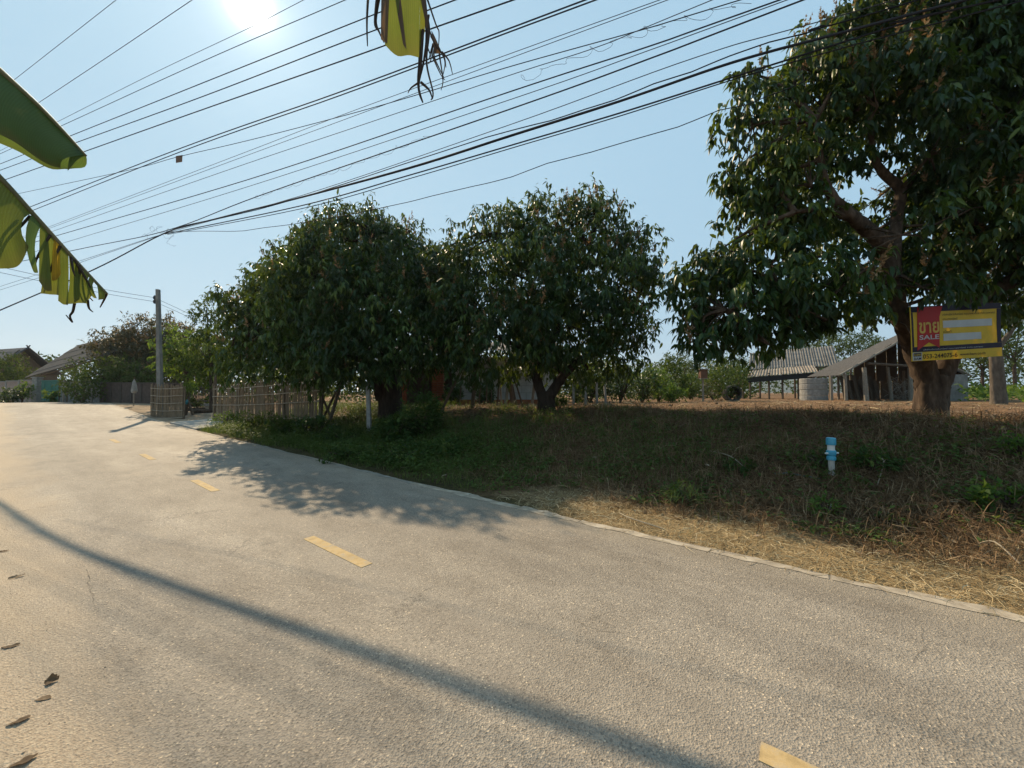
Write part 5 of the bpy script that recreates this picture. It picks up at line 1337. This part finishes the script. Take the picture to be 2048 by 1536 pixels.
SH = [
 ("weed_bush","leafy weed bush at the foot of the long bamboo fence, nearest the gateway",455,15.2,.55,1.0,leaf_bright,500,.09,.05),
 ("weed_bush","feathery green weed bush before the middle of the long bamboo fence",520,13.2,.75,1.5,leaf_mid,1100,.10,.035),
 ("weed_bush","pale blue-green broad-leaved weed bush under the right half of the bamboo fence",580,12.0,.7,1.5,leaf_mid,900,.10,.06),
 ("weed_bush","dark weed bush where the bamboo fence ends",632,11.6,.7,1.1,leaf_dark,700,.11,.06),
 ("weed_bush","low weed clump on the bank left of the lone concrete post",690,10.6,.40,1.4,leaf_mid,700,.09,.045),
 ("vine_mound","tall mound of creeper and dry stems right of the lone concrete post",845,10.2,1.25,1.15,leaf_mid,1700,.09,.055),
 ("weed_bush","broad-leaved weed clump right of the lone concrete post, left of the creeper mound",792,9.9,.75,1.1,leaf_mid,900,.11,.075),
 ("weed_bush","low green weeds spilling towards the road below the creeper mound",800,8.3,.38,1.6,leaf_mid,900,.08,.05),
 ("weed_bush","small green clump at the road edge below the largest dark tree",700,8.6,.30,1.3,leaf_mid,600,.08,.045),
 ("weed_bush","green weed clump beside the bank, right of the creeper mound",900,8.6,.35,1.2,leaf_mid,600,.08,.05),
 ("garden_shrub","dark shrub standing before the whitewashed wall, left of the leaning props",968,15.5,1.0,.95,leaf_dark,600,.14,.07),
 ("garden_shrub","dark shrub behind the slanting prop, right of the brick pillar",908,15.8,1.1,1.0,leaf_dark,600,.14,.07),
 ("garden_shrub","low dark shrub just right of the middle tree's trunk",1118,11.6,.35,.6,leaf_mid,300,.10,.05),
 ("garden_shrub","dark tall shrub behind the concrete posts, right of the middle tree",1180,19,2.2,2.6,leaf_dark,1500,.18,.07),
 ("garden_shrub","dark shrub at the far end of the concrete posts",1240,18.5,2.0,2.0,leaf_dark,1200,.17,.07),
 ("garden_shrub","broad dark shrub under the middle tree's right side, behind the concrete posts",1150,20.5,2.4,3.2,leaf_dark,1800,.18,.08),
 ("garden_shrub","dark green shrub filling the gap right of the middle tree's crown",1285,19.5,1.9,1.8,leaf_dark,1100,.17,.07),
 ("garden_shrub","yellow-green shrub between the middle tree and the field",1318,20,1.9,1.7,leaf_bright,900,.16,.06),
 ("garden_shrub","rounded green bush at the left edge of the field",1340,22.5,2.6,2.0,leaf_mid,1200,.18,.08),
 ("garden_shrub","low green bush right beside the yellow-green shrub",1343,18.5,.95,1.3,leaf_bright,700,.14,.06),
 ("garden_shrub","slim bush left of the box on its post",1380,25,1.8,1.3,leaf_mid,600,.18,.08),
 ("garden_shrub","wide dark-green bush above the concrete pipe ring, left of the long shed",1457,21.9,2.0,2.7,leaf_mid,1500,.16,.07),
 ("garden_shrub","thin brown-leaved bush behind the box on its post",1425,24.5,1.5,1.5,leaf_brown,600,.15,.06),
 ("garden_shrub","small round shrub in front of the green gate",102,28,1.0,.8,leaf_bright,400,.16,.08),
 ("garden_shrub","dark round bush before the pinkish wall at the left edge",20,28,1.0,1.5,leaf_dark,700,.18,.08),
 ("garden_shrub","thin yellow-green shrub growing before the pinkish wall",45,28.5,1.6,1.0,leaf_bright,450,.18,.07),
 ("garden_shrub","bushy garden shrub growing over the panel wall, right of the green gate",165,25.5,1.9,2.2,leaf_mid,1000,.18,.07),
 ("garden_shrub","weedy shrub inside the gateway before the dark picket fence",395,22,.7,.9,leaf_mid,350,.12,.05),
 ("weed_bush","green leafy weed clump on the bank at the right edge",2010,4.15,.34,.62,leaf_bright,620,.07,.042),
 ("weed_bush","small yellowish weed at the right edge, above the leafy clump",2040,5.0,.35,.5,leaf_bright,260,.06,.035),
 ("weed_bush","broad-leaved green plant on the bank right of the standpipe",1735,5.35,.24,.60,leaf_mid,300,.085,.045),
 ("weed_bush","small green plant close to the standpipe's left side",1635,5.6,.25,.5,leaf_mid,220,.08,.03),
 ("weed_bush","little bright weed on the verge grass below the blue pipe",1648,4.55,.20,.32,leaf_bright,170,.07,.025),
 ("weed_bush","green leafy plant on the bank left of the blue pipe",1480,5.9,.2,.5,leaf_mid,200,.07,.04),
 ("weed_bush","grassy green tuft plant on the verge left of the blue pipe",1370,5.2,.26,.5,grass_m,360,.13,.014),
]
for i, q in enumerate(SH):
    nm, lab, px, Y, h, w, lm, n, L, W = q
    shrub(nm, lab, "shrub" if nm != "weed_bush" else "weed", px, Y, h, w, 300+i, lm, n, L, W)

# ------------------------------------------------------------------ trees on the right and far behind
b = on_ground(1996, 15.5)
def palm_tree(): pass
tree("field_tree", "slim grey-trunked tree behind the sign at the right edge", "tree", b,
     [(b-[0,0,.2], .26), (b+[0,0,.3], .22), (A(1993,740,15.5), .19), (A(1990,690,15.5), .17)],
     [[(A(1990,692,15.5), .13), (A(1985,640,15.4), .10), (A(2010,560,15.3), .04)], [(A(1992,700,15.5), .10), (A(2030,650,15.3), .07), (A(2060,600,15.2), .03)]],
     px_blobs([(1975,600,40),(2020,560,50),(2060,610,46),(2030,640,40),(2090,560,60),(1950,640,28),(2060,520,46)], 15.5), 71, leaf_mid, 20, 6, .16, .05, tr_mat=bark_pale, sub_r=(.3,.5), per_sub=6, fine=False)
far = [("hazy grey-green tree behind the long shed, right of its roof end",1700,58,[(1672,690,28),(1700,680,30),(1725,700,30),(1690,715,30),(1740,715,26)]),
       ("sparse pale tree rising behind the long shed's roof",1640,64,[(1610,690,22),(1635,678,24),(1660,690,24),(1640,705,24),(1600,710,22)]),
       ("distant tree seen between the pole barn's roof and the trunk",1735,70,[(1730,690,24),(1760,700,22),(1745,715,22)]),
       ("grey-green tree behind the sign, nearest its right edge",2030,42,[(2010,670,34),(2040,655,40),(2070,680,40),(2030,700,34),(1990,700,30)]),
       ("low tree beyond the crop field, behind the slim trunk",1965,46,[(1950,690,28),(1975,700,30),(1935,715,26),(2000,720,28)]),
       ("far dark-green tree behind the field bushes, left of the long shed",1440,60,[(1400,735,24),(1430,722,26),(1460,728,26),(1480,740,22)]),
       ("distant tree above the bushes at the field's left edge",1370,64,[(1345,728,20),(1370,722,22),(1395,738,20)])]
for i, (lab, px, Y, bl) in enumerate(far):
    simple_tree("distant_tree", lab, px, Y, bl, 80+i, leaf_mid, 5.5, .34, .13, .16, 6, group="distant trees behind the sheds", sub_r=(.7,1.1), per_sub=8)
# hedge line closing the horizon
rs = np.random.RandomState(3); Ps = []; 
def belt(nm, label_kind, spans, seed, lm, hgt, L, W, per):
    rs = np.random.RandomState(seed); P = []
    for (pa, Ya, pb, Yb) in spans:
        a, b = on_ground(pa, Ya), on_ground(pb, Yb); ln = np.linalg.norm(b-a); n = int(ln*per)
        t = rs.rand(n); q = a + (b-a)*t[:,None]; hh = hgt*(.55+.6*vnoise(q[:,0]*.35, q[:,1]*.2+seed))
        q = q + np.stack([rs.normal(0,.5,n), rs.normal(0,1.2,n), rs.rand(n)**.8*hh], -1); P.append(q)
    P = np.concatenate(P); n = len(P)
    lv = leaves(P, rdir(rs,n)+[0,0,.1], rdir(rs,n)+[0,-.2,.7], L*rs.uniform(.6,1.3,n), W, np.clip(.45+.6*(vnoise(P[:,0]*.8,P[:,2]*.9)-.5)+rs.normal(0,.12,n),0,1), .3, .15, False)
    return props(link(nm, np_mesh(nm, lv[0], lv[1], lm, (0,0,0), lv[2])), kind='stuff')
belt("woodland", "", [(1560,90,2700,75),(700,95,1560,90),(-900,80,420,75),(420,75,700,95)], 5, leaf_mid, 8.5, .85, .45, 60)
belt("hedge", "", [(1180,34,1500,36),(880,23,1180,24),(430,25,880,23)], 6, leaf_dark, 3.6, .30, .14, 420)
# crop field at the right, beyond the barn
rs = np.random.RandomState(8); n = 9000
X = rs.uniform(20, 52, n); Yc = rs.uniform(17.5, 40, n); keep = (X/Yc > 1.165) & ((X/Yc < 1.7)); X = X[keep]; Yc = Yc[keep]; n = len(X)
P = np.stack([X, Yc, gz(X, Yc)+rs.rand(n)**.7*.95*(.6+.6*vnoise(X*.7,Yc*.7))], -1)
lv = leaves(P, rdir(rs,n)+[0,0,.3], rdir(rs,n)+[0,0,.9], .26*rs.uniform(.6,1.2,n), .12, rs.rand(n), .3, .15, False)
props(link("crop_plants", np_mesh("crop_plants", lv[0], lv[1], leaf_bright, (0,0,0), lv[2])), kind='stuff')

# ------------------------------------------------------------------ ground cover
rs = np.random.RandomState(42)
def scatter(n, s0, s1, d0, d1):
    s = rs.uniform(s0, s1, n); d = rs.uniform(d0, d1, n); x, y = xy(s, d); return s, d, x, y
def in_view(x, y, m=.25): return (np.abs(x) < (1024/F + m)*np.maximum(y, .1) + .6) & (y > .4)
def lay(x, y, ln, wid, arch, lift, seed, tone, sweep=None):
    rs2 = np.random.RandomState(seed); n = len(x); az = rs2.uniform(0, 6.283, n) if sweep is None else rs2.normal(sweep, .55, n)
    dx, dy = np.cos(az), np.sin(az); bend = rs2.normal(0, .45, n); ts = np.array([0,.36,.7,1.0]); pts = []
    for t in ts:
        a = az + bend*t*1.6; px = x + np.cos(a)*ln*t; py = y + np.sin(a)*ln*t
        pts.append(np.stack([px, py, gz(px, py) + lift + arch*4*t*(1-t*.92)], -1))
    pts = np.stack(pts, 1); side = np.stack([-dy, dx, rs2.normal(0,.5,n)], -1)
    w = wid[:,None]*np.array([.9,1,.85,.25])[None]
    return ribbons(pts, w, side, tone)
def blades(x, y, ln, wid, seed, tone, lean=.5):
    rs2 = np.random.RandomState(seed); n = len(x); az = rs2.uniform(0, 6.283, n); z = gz(x, y); k = rs2.uniform(.15, 1, n)*lean; pts = []
    for t in (0, .4, .75, 1.0):
        o = ln*k*t*t; pts.append(np.stack([x+np.cos(az)*o, y+np.sin(az)*o, z + ln*t*(1-.35*k*t)], -1))
    pts = np.stack(pts, 1); side = np.stack([-np.sin(az), np.cos(az), 0*az], -1)
    return ribbons(pts, wid[:,None]*np.array([1,.9,.6,.12])[None], side, tone)
# sun-bleached straw on the verge
s, d, x, y = scatter(28000, -5, 3.6, EDGE-.12, 6.3)
ok = in_view(x, y) & (rs.rand(len(x)) < (1.05-sstep(d + (fbm(x*.8,y*.8)-.5)*1.2, 5.0, 6.1)*.95)*(.45+.9*vnoise(x*2.2,y*2.2))*(1-.6*sstep(s,2,3.6))*(.10+.25*sstep(d,EDGE-.05,EDGE+.02)+.65*sstep(d,EDGE-.02,EDGE+.22)))
x, y = x[ok], y[ok]; n = len(x)
g = lay(x, y, rs.uniform(.05,.24,n), rs.uniform(.0025,.006,n), np.abs(rs.normal(0,.018,n)), .008 + .12*np.clip(vnoise(x*1.6+3,y*1.6)-.5,0,1)*rs.rand(n)*(sd(x,y)[1] > EDGE+.15) + .03*(sd(x,y)[1] < EDGE+.05), 1, rs.rand(n))
props(link("dry_straw", np_mesh("dry_straw", g[0], g[1], straw_m, (0,0,0), g[2])), kind='stuff')
# tangled dead stalks over the bank
s, d, x, y = scatter(120000, -9, 9.0, 4.9, 10.8)
ok = in_view(x, y) & (rs.rand(len(x)) < (.5+.8*vnoise(x*1.7+5,y*1.7))*sstep(d + (fbm(x*.8,y*.8)-.5)*1.2, 4.9, 5.8)*(1-.9*sstep(s+(fbm(x,y)-.5)*3, 4.0, 7))*(1-.75*sstep(d, 9.4, 10.6)))
x, y = x[ok], y[ok]; n = len(x)
hp_ = .11*np.clip(vnoise(x*1.3+40, y*1.3)-.35, 0, 1)*rs.rand(n)
g1_ = lay(x, y, rs.uniform(.08,.42,n), rs.uniform(.003,.0085,n), np.abs(rs.normal(0,.06,n)), .006+hp_, 2, np.clip(rs.beta(1.6,2.6,n),0,1))
m_ = rs.rand(n) < .16
g2_ = blades(x[m_], y[m_], rs.uniform(.10,.34,m_.sum()), rs.uniform(.004,.008,m_.sum()), 3, rs.rand(m_.sum())*.8, .9)
V, T, Q = cat_parts([g1_, g2_])
props(link("dead_stalks", np_mesh("dead_stalks", V, T, stalk_m, (0,0,0), Q)), kind='stuff')
# green grass patches low on the bank
s, d, x, y = scatter(75000, -5, 19.5, EDGE+.02, 9.8)
f = fbm(x*.75+9, y*.75, 3)
pr_ = sstep(f, .46, .58)*(1-.6*sstep(d, 6.8, 9.2))*.75 + .04*(d > 5.4) + .9*sstep(s, 3.2, 5)*(1-sstep(d + (f-.5)*2, 6.0, 7.2)) + .5*sstep(s,.2,2)*(1-sstep(d,5.2,6.2))*sstep(f,.42,.52)
pr_ = pr_*(1-sstep(s, 17.2, 18.2))*sstep(d+(f-.5)*.5, EDGE+.02, EDGE+.3)*(.15+.85*sstep(s+ (f-.5)*5, -.6, 2.0)+.25*(d > 5.6))
ok = in_view(x, y) & (rs.rand(len(x)) < pr_)
x, y, d_k = x[ok], y[ok], d[ok]; n = len(x)
far_k = np.clip(y/6, .8, 1.8)
g = blades(x, y, rs.uniform(.05,.20,n)*far_k*(1-.45*(d_k < 4.8)), rs.uniform(.004,.007,n)*far_k, 4, np.clip(rs.normal(.5,.22,n)+.5*(vnoise(x*2,y*2)-.5),0,1), .8)
props(link("green_grass", np_mesh("green_grass", g[0], g[1], grass_m, (0,0,0), g[2])), kind='stuff')
# broad-leaved weeds along the shaded left verge and in patches on the bank
s, d, x, y = scatter(34000, -5, 17.5, EDGE+.1, 9.6)
f = fbm(x*.9+31, y*.9+4, 3)
pr_ = sstep(s + (f-.5)*4, 3.4, 5.5)*(1-sstep(d + (f-.5)*2.5, 6.2, 7.4))*sstep(d, EDGE+.1, EDGE+.45)*(.55+.5*(f>.5)) + .62*sstep(f, .49, .58)*(1-.7*sstep(d, 8.0, 9.6))*(d > 5.2) + .16*sstep(d,5.3,6.2)*(1-sstep(d,9,10))
ok = in_view(x, y) & (rs.rand(len(x)) < pr_); x, y, s_k = x[ok], y[ok], s[ok]; n = len(x); m = 4
xx, yy = np.repeat(x, m)+rs.normal(0,.035,n*m), np.repeat(y, m)+rs.normal(0,.035,n*m)
hg = np.repeat(rs.uniform(.03,.16,n)*(1+1.0*(s_k > 4.5)), m)*rs.uniform(.4,1,n*m)
P = np.stack([xx, yy, gz(xx, yy)+hg], -1)
lv = leaves(P, rdir(rs,n*m)*[1,1,.3]+[0,0,.1], rdir(rs,n*m)*.5+[0,0,1], rs.uniform(.035,.085,n*m), rs.uniform(.022,.05,n*m), np.clip(rs.normal(.42,.22,n*m),0,1), .3, .15, False)
props(link("low_weeds", np_mesh("low_weeds", lv[0], lv[1], leaf_weed, (0,0,0), lv[2])), kind='stuff')
# fallen leaves over bank and under the trees
s, d, x, y = scatter(16000, -10, 14, 4.8, 13)
ok = in_view(x, y) & (rs.rand(len(x)) < (.12+1.0*sstep(-s, 0, 3)*sstep(d,5.2,7)*(vnoise(x*1.1,y*1.1)>.35) + .25*sstep(d,8.5,10)*(s > 0))); x, y = x[ok], y[ok]; n = len(x)
P = np.stack([x, y, gz(x,y)+rs.uniform(.012,.05,n)], -1)
lv = leaves(P, rdir(rs,n)*[1,1,.25], rdir(rs,n)*.35+[0,0,1], rs.uniform(.06,.17,n), rs.uniform(.022,.055,n), rs.rand(n)**.8, rs.uniform(-.4,.5,n), rs.uniform(-.2,.5), True)
props(link("leaf_litter", np_mesh("leaf_litter", lv[0], lv[1], litter_m, (0,0,0), lv[2])), kind='stuff')
# clods, dead stems and stubble on the bare field
s, d, x, y = scatter(9000, -30, 22, 9.8, 34)
ok = in_view(x, y, .4) & (rs.rand(len(x)) < (.65*(vnoise(x*.6,y*.6)>.3) + .1)*(1-.55*sstep(d,16,30))); x, y = x[ok], y[ok]; n = len(x)
r = rs.uniform(.012,.05,n)*(1+1.3*(rs.rand(n)<.04)); th = np.arange(6)*math.pi/3
ring = np.stack([np.cos(th), np.sin(th)], -1)
base_ = np.stack([x, y, gz(x,y)-.01], -1)
V = []
for zf, rf in ((0,1.0),(.55,.85)):
    q = base_[:,None,:] + np.concatenate([ring[None]*rf*r[:,None,None]*rs.uniform(.7,1.3,(n,6,1)), np.broadcast_to((zf*r)[:,None,None], (n,6,1))], -1); V.append(q)
top = base_ + np.stack([0*r, 0*r, r*rs.uniform(.75,1.0,n)], -1); V = np.concatenate([V[0], V[1], top[:,None]], 1)
tr = []
for k in range(6): j = (k+1)%6; tr += [(k,j,6+j),(k,6+j,6+k),(6+k,6+j,12)]
T = (np.array(tr)[None] + (np.arange(n)*13)[:,None,None]).reshape(-1,3)
clod_m = simple("earth_clod", (.17,.105,.06), .95, .4, 8, .4, .1, col2=(.27,.18,.11))
props(link("earth_clods", np_mesh("earth_clods", V.reshape(-1,3), T, clod_m)), kind='stuff')
s, d, x, y = scatter(6000, -26, 18, 9.6, 26)
ok = in_view(x, y, .4) & (rs.rand(len(x)) < .6*(vnoise(x*.5+9,y*.5)>.4)); x, y = x[ok], y[ok]; n = len(x)
g = lay(x, y, rs.uniform(.15,.6,n), rs.uniform(.008,.02,n), np.abs(rs.normal(0,.05,n)), .005, 12, rs.rand(n))
props(link("field_stubble", np_mesh("field_stubble", g[0], g[1], straw_m, (0,0,0), g[2])), kind='stuff')

# ------------------------------------------------------------------ single fallen leaves on the road and verge
def fallen(px, py, L, W, az, lab, tone, curl=.5, nm="fallen_leaf"):
    b = hit(px, py, .8) + np.array([0,0,.001]); n = 8; L = L*(.72 if px < 200 else 1); rw = random.Random(int(px*7+py)); V_ = []; T = []; rn = []
    road_ = px < 200; ph = rw.uniform(0, 6); side = rw.choice((-1, 1)); bend = rw.uniform(-.18, .18)*L
    for i in range(n+1):
        t = i/n; w = W*.5*(math.sin(math.pi*min(1, t*.90+.03))**.75)*(1 + rw.uniform(-.22,.16))
        if 0 < i < n and rw.random() < .18: w *= .6                       # torn notch
        for j in (-1, -.5, 0, .5, 1):
            u = (t-.5)*L; v = w*j*(1-.3*curl*abs(j)*(j*side > 0)) + bend*(2*t-1)**2
            z = .0015 + rw.uniform(0,.0025) + .004*(1+math.sin(ph + 5*t + 2*j))*min(1, curl*2)
            if road_: z += curl*w*1.1*max(0, j*side)**1.6 + .05*curl*L*max(0, t-.55)**2*8
            else: z += curl*(abs(j)**1.5*w*.7) + .09*curl*L*(2*t-1)**2
            V_.append(b + np.array([math.cos(az)*u-math.sin(az)*v, math.sin(az)*u+math.cos(az)*v, z])); rn.append(min(1, max(0, tone+rw.uniform(-.16,.16))))
    for i in range(n):
        for j in range(4): a = 5*i+j; T += [(a, a+5, a+6), (a, a+6, a+1)]
    o = b.copy(); props(link(nm, np_mesh(nm, np.array(V_), np.array(T), litter_m, o, np.array(rn), True), None, tuple(o)), lab, "leaf", "single fallen leaves on the ground")
fallen(102,1366,.075,.062,.5,"curled dark brown dead leaf on the sandy road edge, lower left",.28,.9)
fallen(33,1156,.12,.035,.9,"slim pale dead leaf on the sandy road edge, left of the cable's shadow",.75,.6)
fallen(18,1296,.11,.04,.4,"flat reddish dead leaf at the left picture edge, above the curled dark leaf",.35,.25)
fallen(36,1446,.10,.045,.7,"brown dead leaf at the left edge, below the curled dark leaf",.3,.3)
fallen(45,1528,.11,.05,.8,"dead leaf in the bottom-left corner",.28,.3)
fallen(6,1104,.10,.04,.4,"small brown leaf at the left picture edge, above the slim pale one",.3,.3)
fallen(88,1398,.09,.035,.25,"flat tan leaf flush on the sand just below the curled dark leaf",.55,.1)
fallen(1745,868,.30,.14,.2,"large pale dead leaf on the bank top, below the sign",.95,.3)
fallen(1710,858,.22,.10,.6,"smaller pale dead leaf on the bank top, left of the large one",.9,.4)
fallen(1905,895,.26,.12,2.4,"large curled pale leaf on the bank, right of the large tree's foot",.9,.5)
fallen(1600,1032,.24,.14,.1,"grey flat dead leaf on the bank below the standpipe",.8,.25)
fallen(1700,1030,.28,.18,-.2,"broad grey-brown dead leaf on the bank, right of the plastic bottle",.6,.3)
fallen(1895,1082,.22,.10,.9,"curled dry leaf heap piece on the lower bank near the right edge",.85,.7)
fallen(1318,808,.30,.05,1.4,"upright yellow dead leaf sticking up at the field's near edge",1.0,.4)
def twig(pts, r, lab):
    P = [hit(*q[:2], .8) + np.array([0,0,q[2]]) for q in pts]; solo("fallen_twig", MB().tube(smooth_path(P,4), r, 6), bamboo_pale, lab, "twig", "fallen twigs on the verge")
twig([(1955,1095,.03),(1990,1110,.12),(2040,1140,.05)], .007, "long dry bent twig on the verge at the right edge")
twig([(1420,905,.03),(1460,925,.10),(1490,940,.03)], .008, "pale bent twig arching over the brown bank, left of the blue pipe")
twig([(1748,920,.02),(1768,940,.13),(1755,975,.03)], .006, "thin hooked twig curling on the bank right of the standpipe")
twig([(1240,1030,.02),(1262,1045,.05),(1330,1062,.02)], .007, "straight pale twig on the straw beside the road edge")
for px, py, r, lab in ((1185,1110,.006,""),):
    pass
# grit scattered on the road
s, d, x, y = scatter(3200, -4, 9, -.3, EDGE-.1)
ok = in_view(x, y) & (rs.rand(len(x)) < .12+.7*(1-sstep(d,0,1.0))+.3*sstep(d,3.7,4.1)); x, y = x[ok], y[ok]; n = len(x); r = rs.uniform(.0012,.0036,n)*(1+.7*(rs.rand(n)<.05))
base_ = np.stack([x, y, np.maximum(gz(x,y)+.02, zr(sd(x,y)[0]))], -1); V = []
for zf, rf in ((0,1.0),(.7,.7)):
    V.append(base_[:,None,:] + np.concatenate([ring[None]*rf*r[:,None,None]*rs.uniform(.6,1.3,(n,6,1)), np.broadcast_to((zf*r)[:,None,None], (n,6,1))], -1))
top = base_ + np.stack([0*r, 0*r, r], -1); V = np.concatenate([V[0], V[1], top[:,None]], 1)
T = (np.array(tr)[None] + (np.arange(n)*13)[:,None,None]).reshape(-1,3)
props(link("road_grit", np_mesh("road_grit", V.reshape(-1,3), T, simple("grit", (.22,.175,.13), .9, .5, 30, 0, .2, col2=(.40,.33,.25)))), kind='stuff')
# ------------------------------------------------------------------ haze
hz = newmat("air_haze")[0]; ht = hz.node_tree
for n_ in list(ht.nodes):
    if n_.type == 'BSDF_PRINCIPLED': ht.nodes.remove(n_)
pv_ = ht.nodes.new("ShaderNodeVolumePrincipled")
pv_.inputs['Color'].default_value = (.80, .88, .96, 1); pv_.inputs['Density'].default_value = .00026; pv_.inputs['Anisotropy'].default_value = .35
ht.links.new(pv_.outputs[0], ht.nodes['Material Output'].inputs['Volume'])
solo("haze", MB().box((400, 900, 110), (5200, 4200, 226)), hz, kind='stuff')
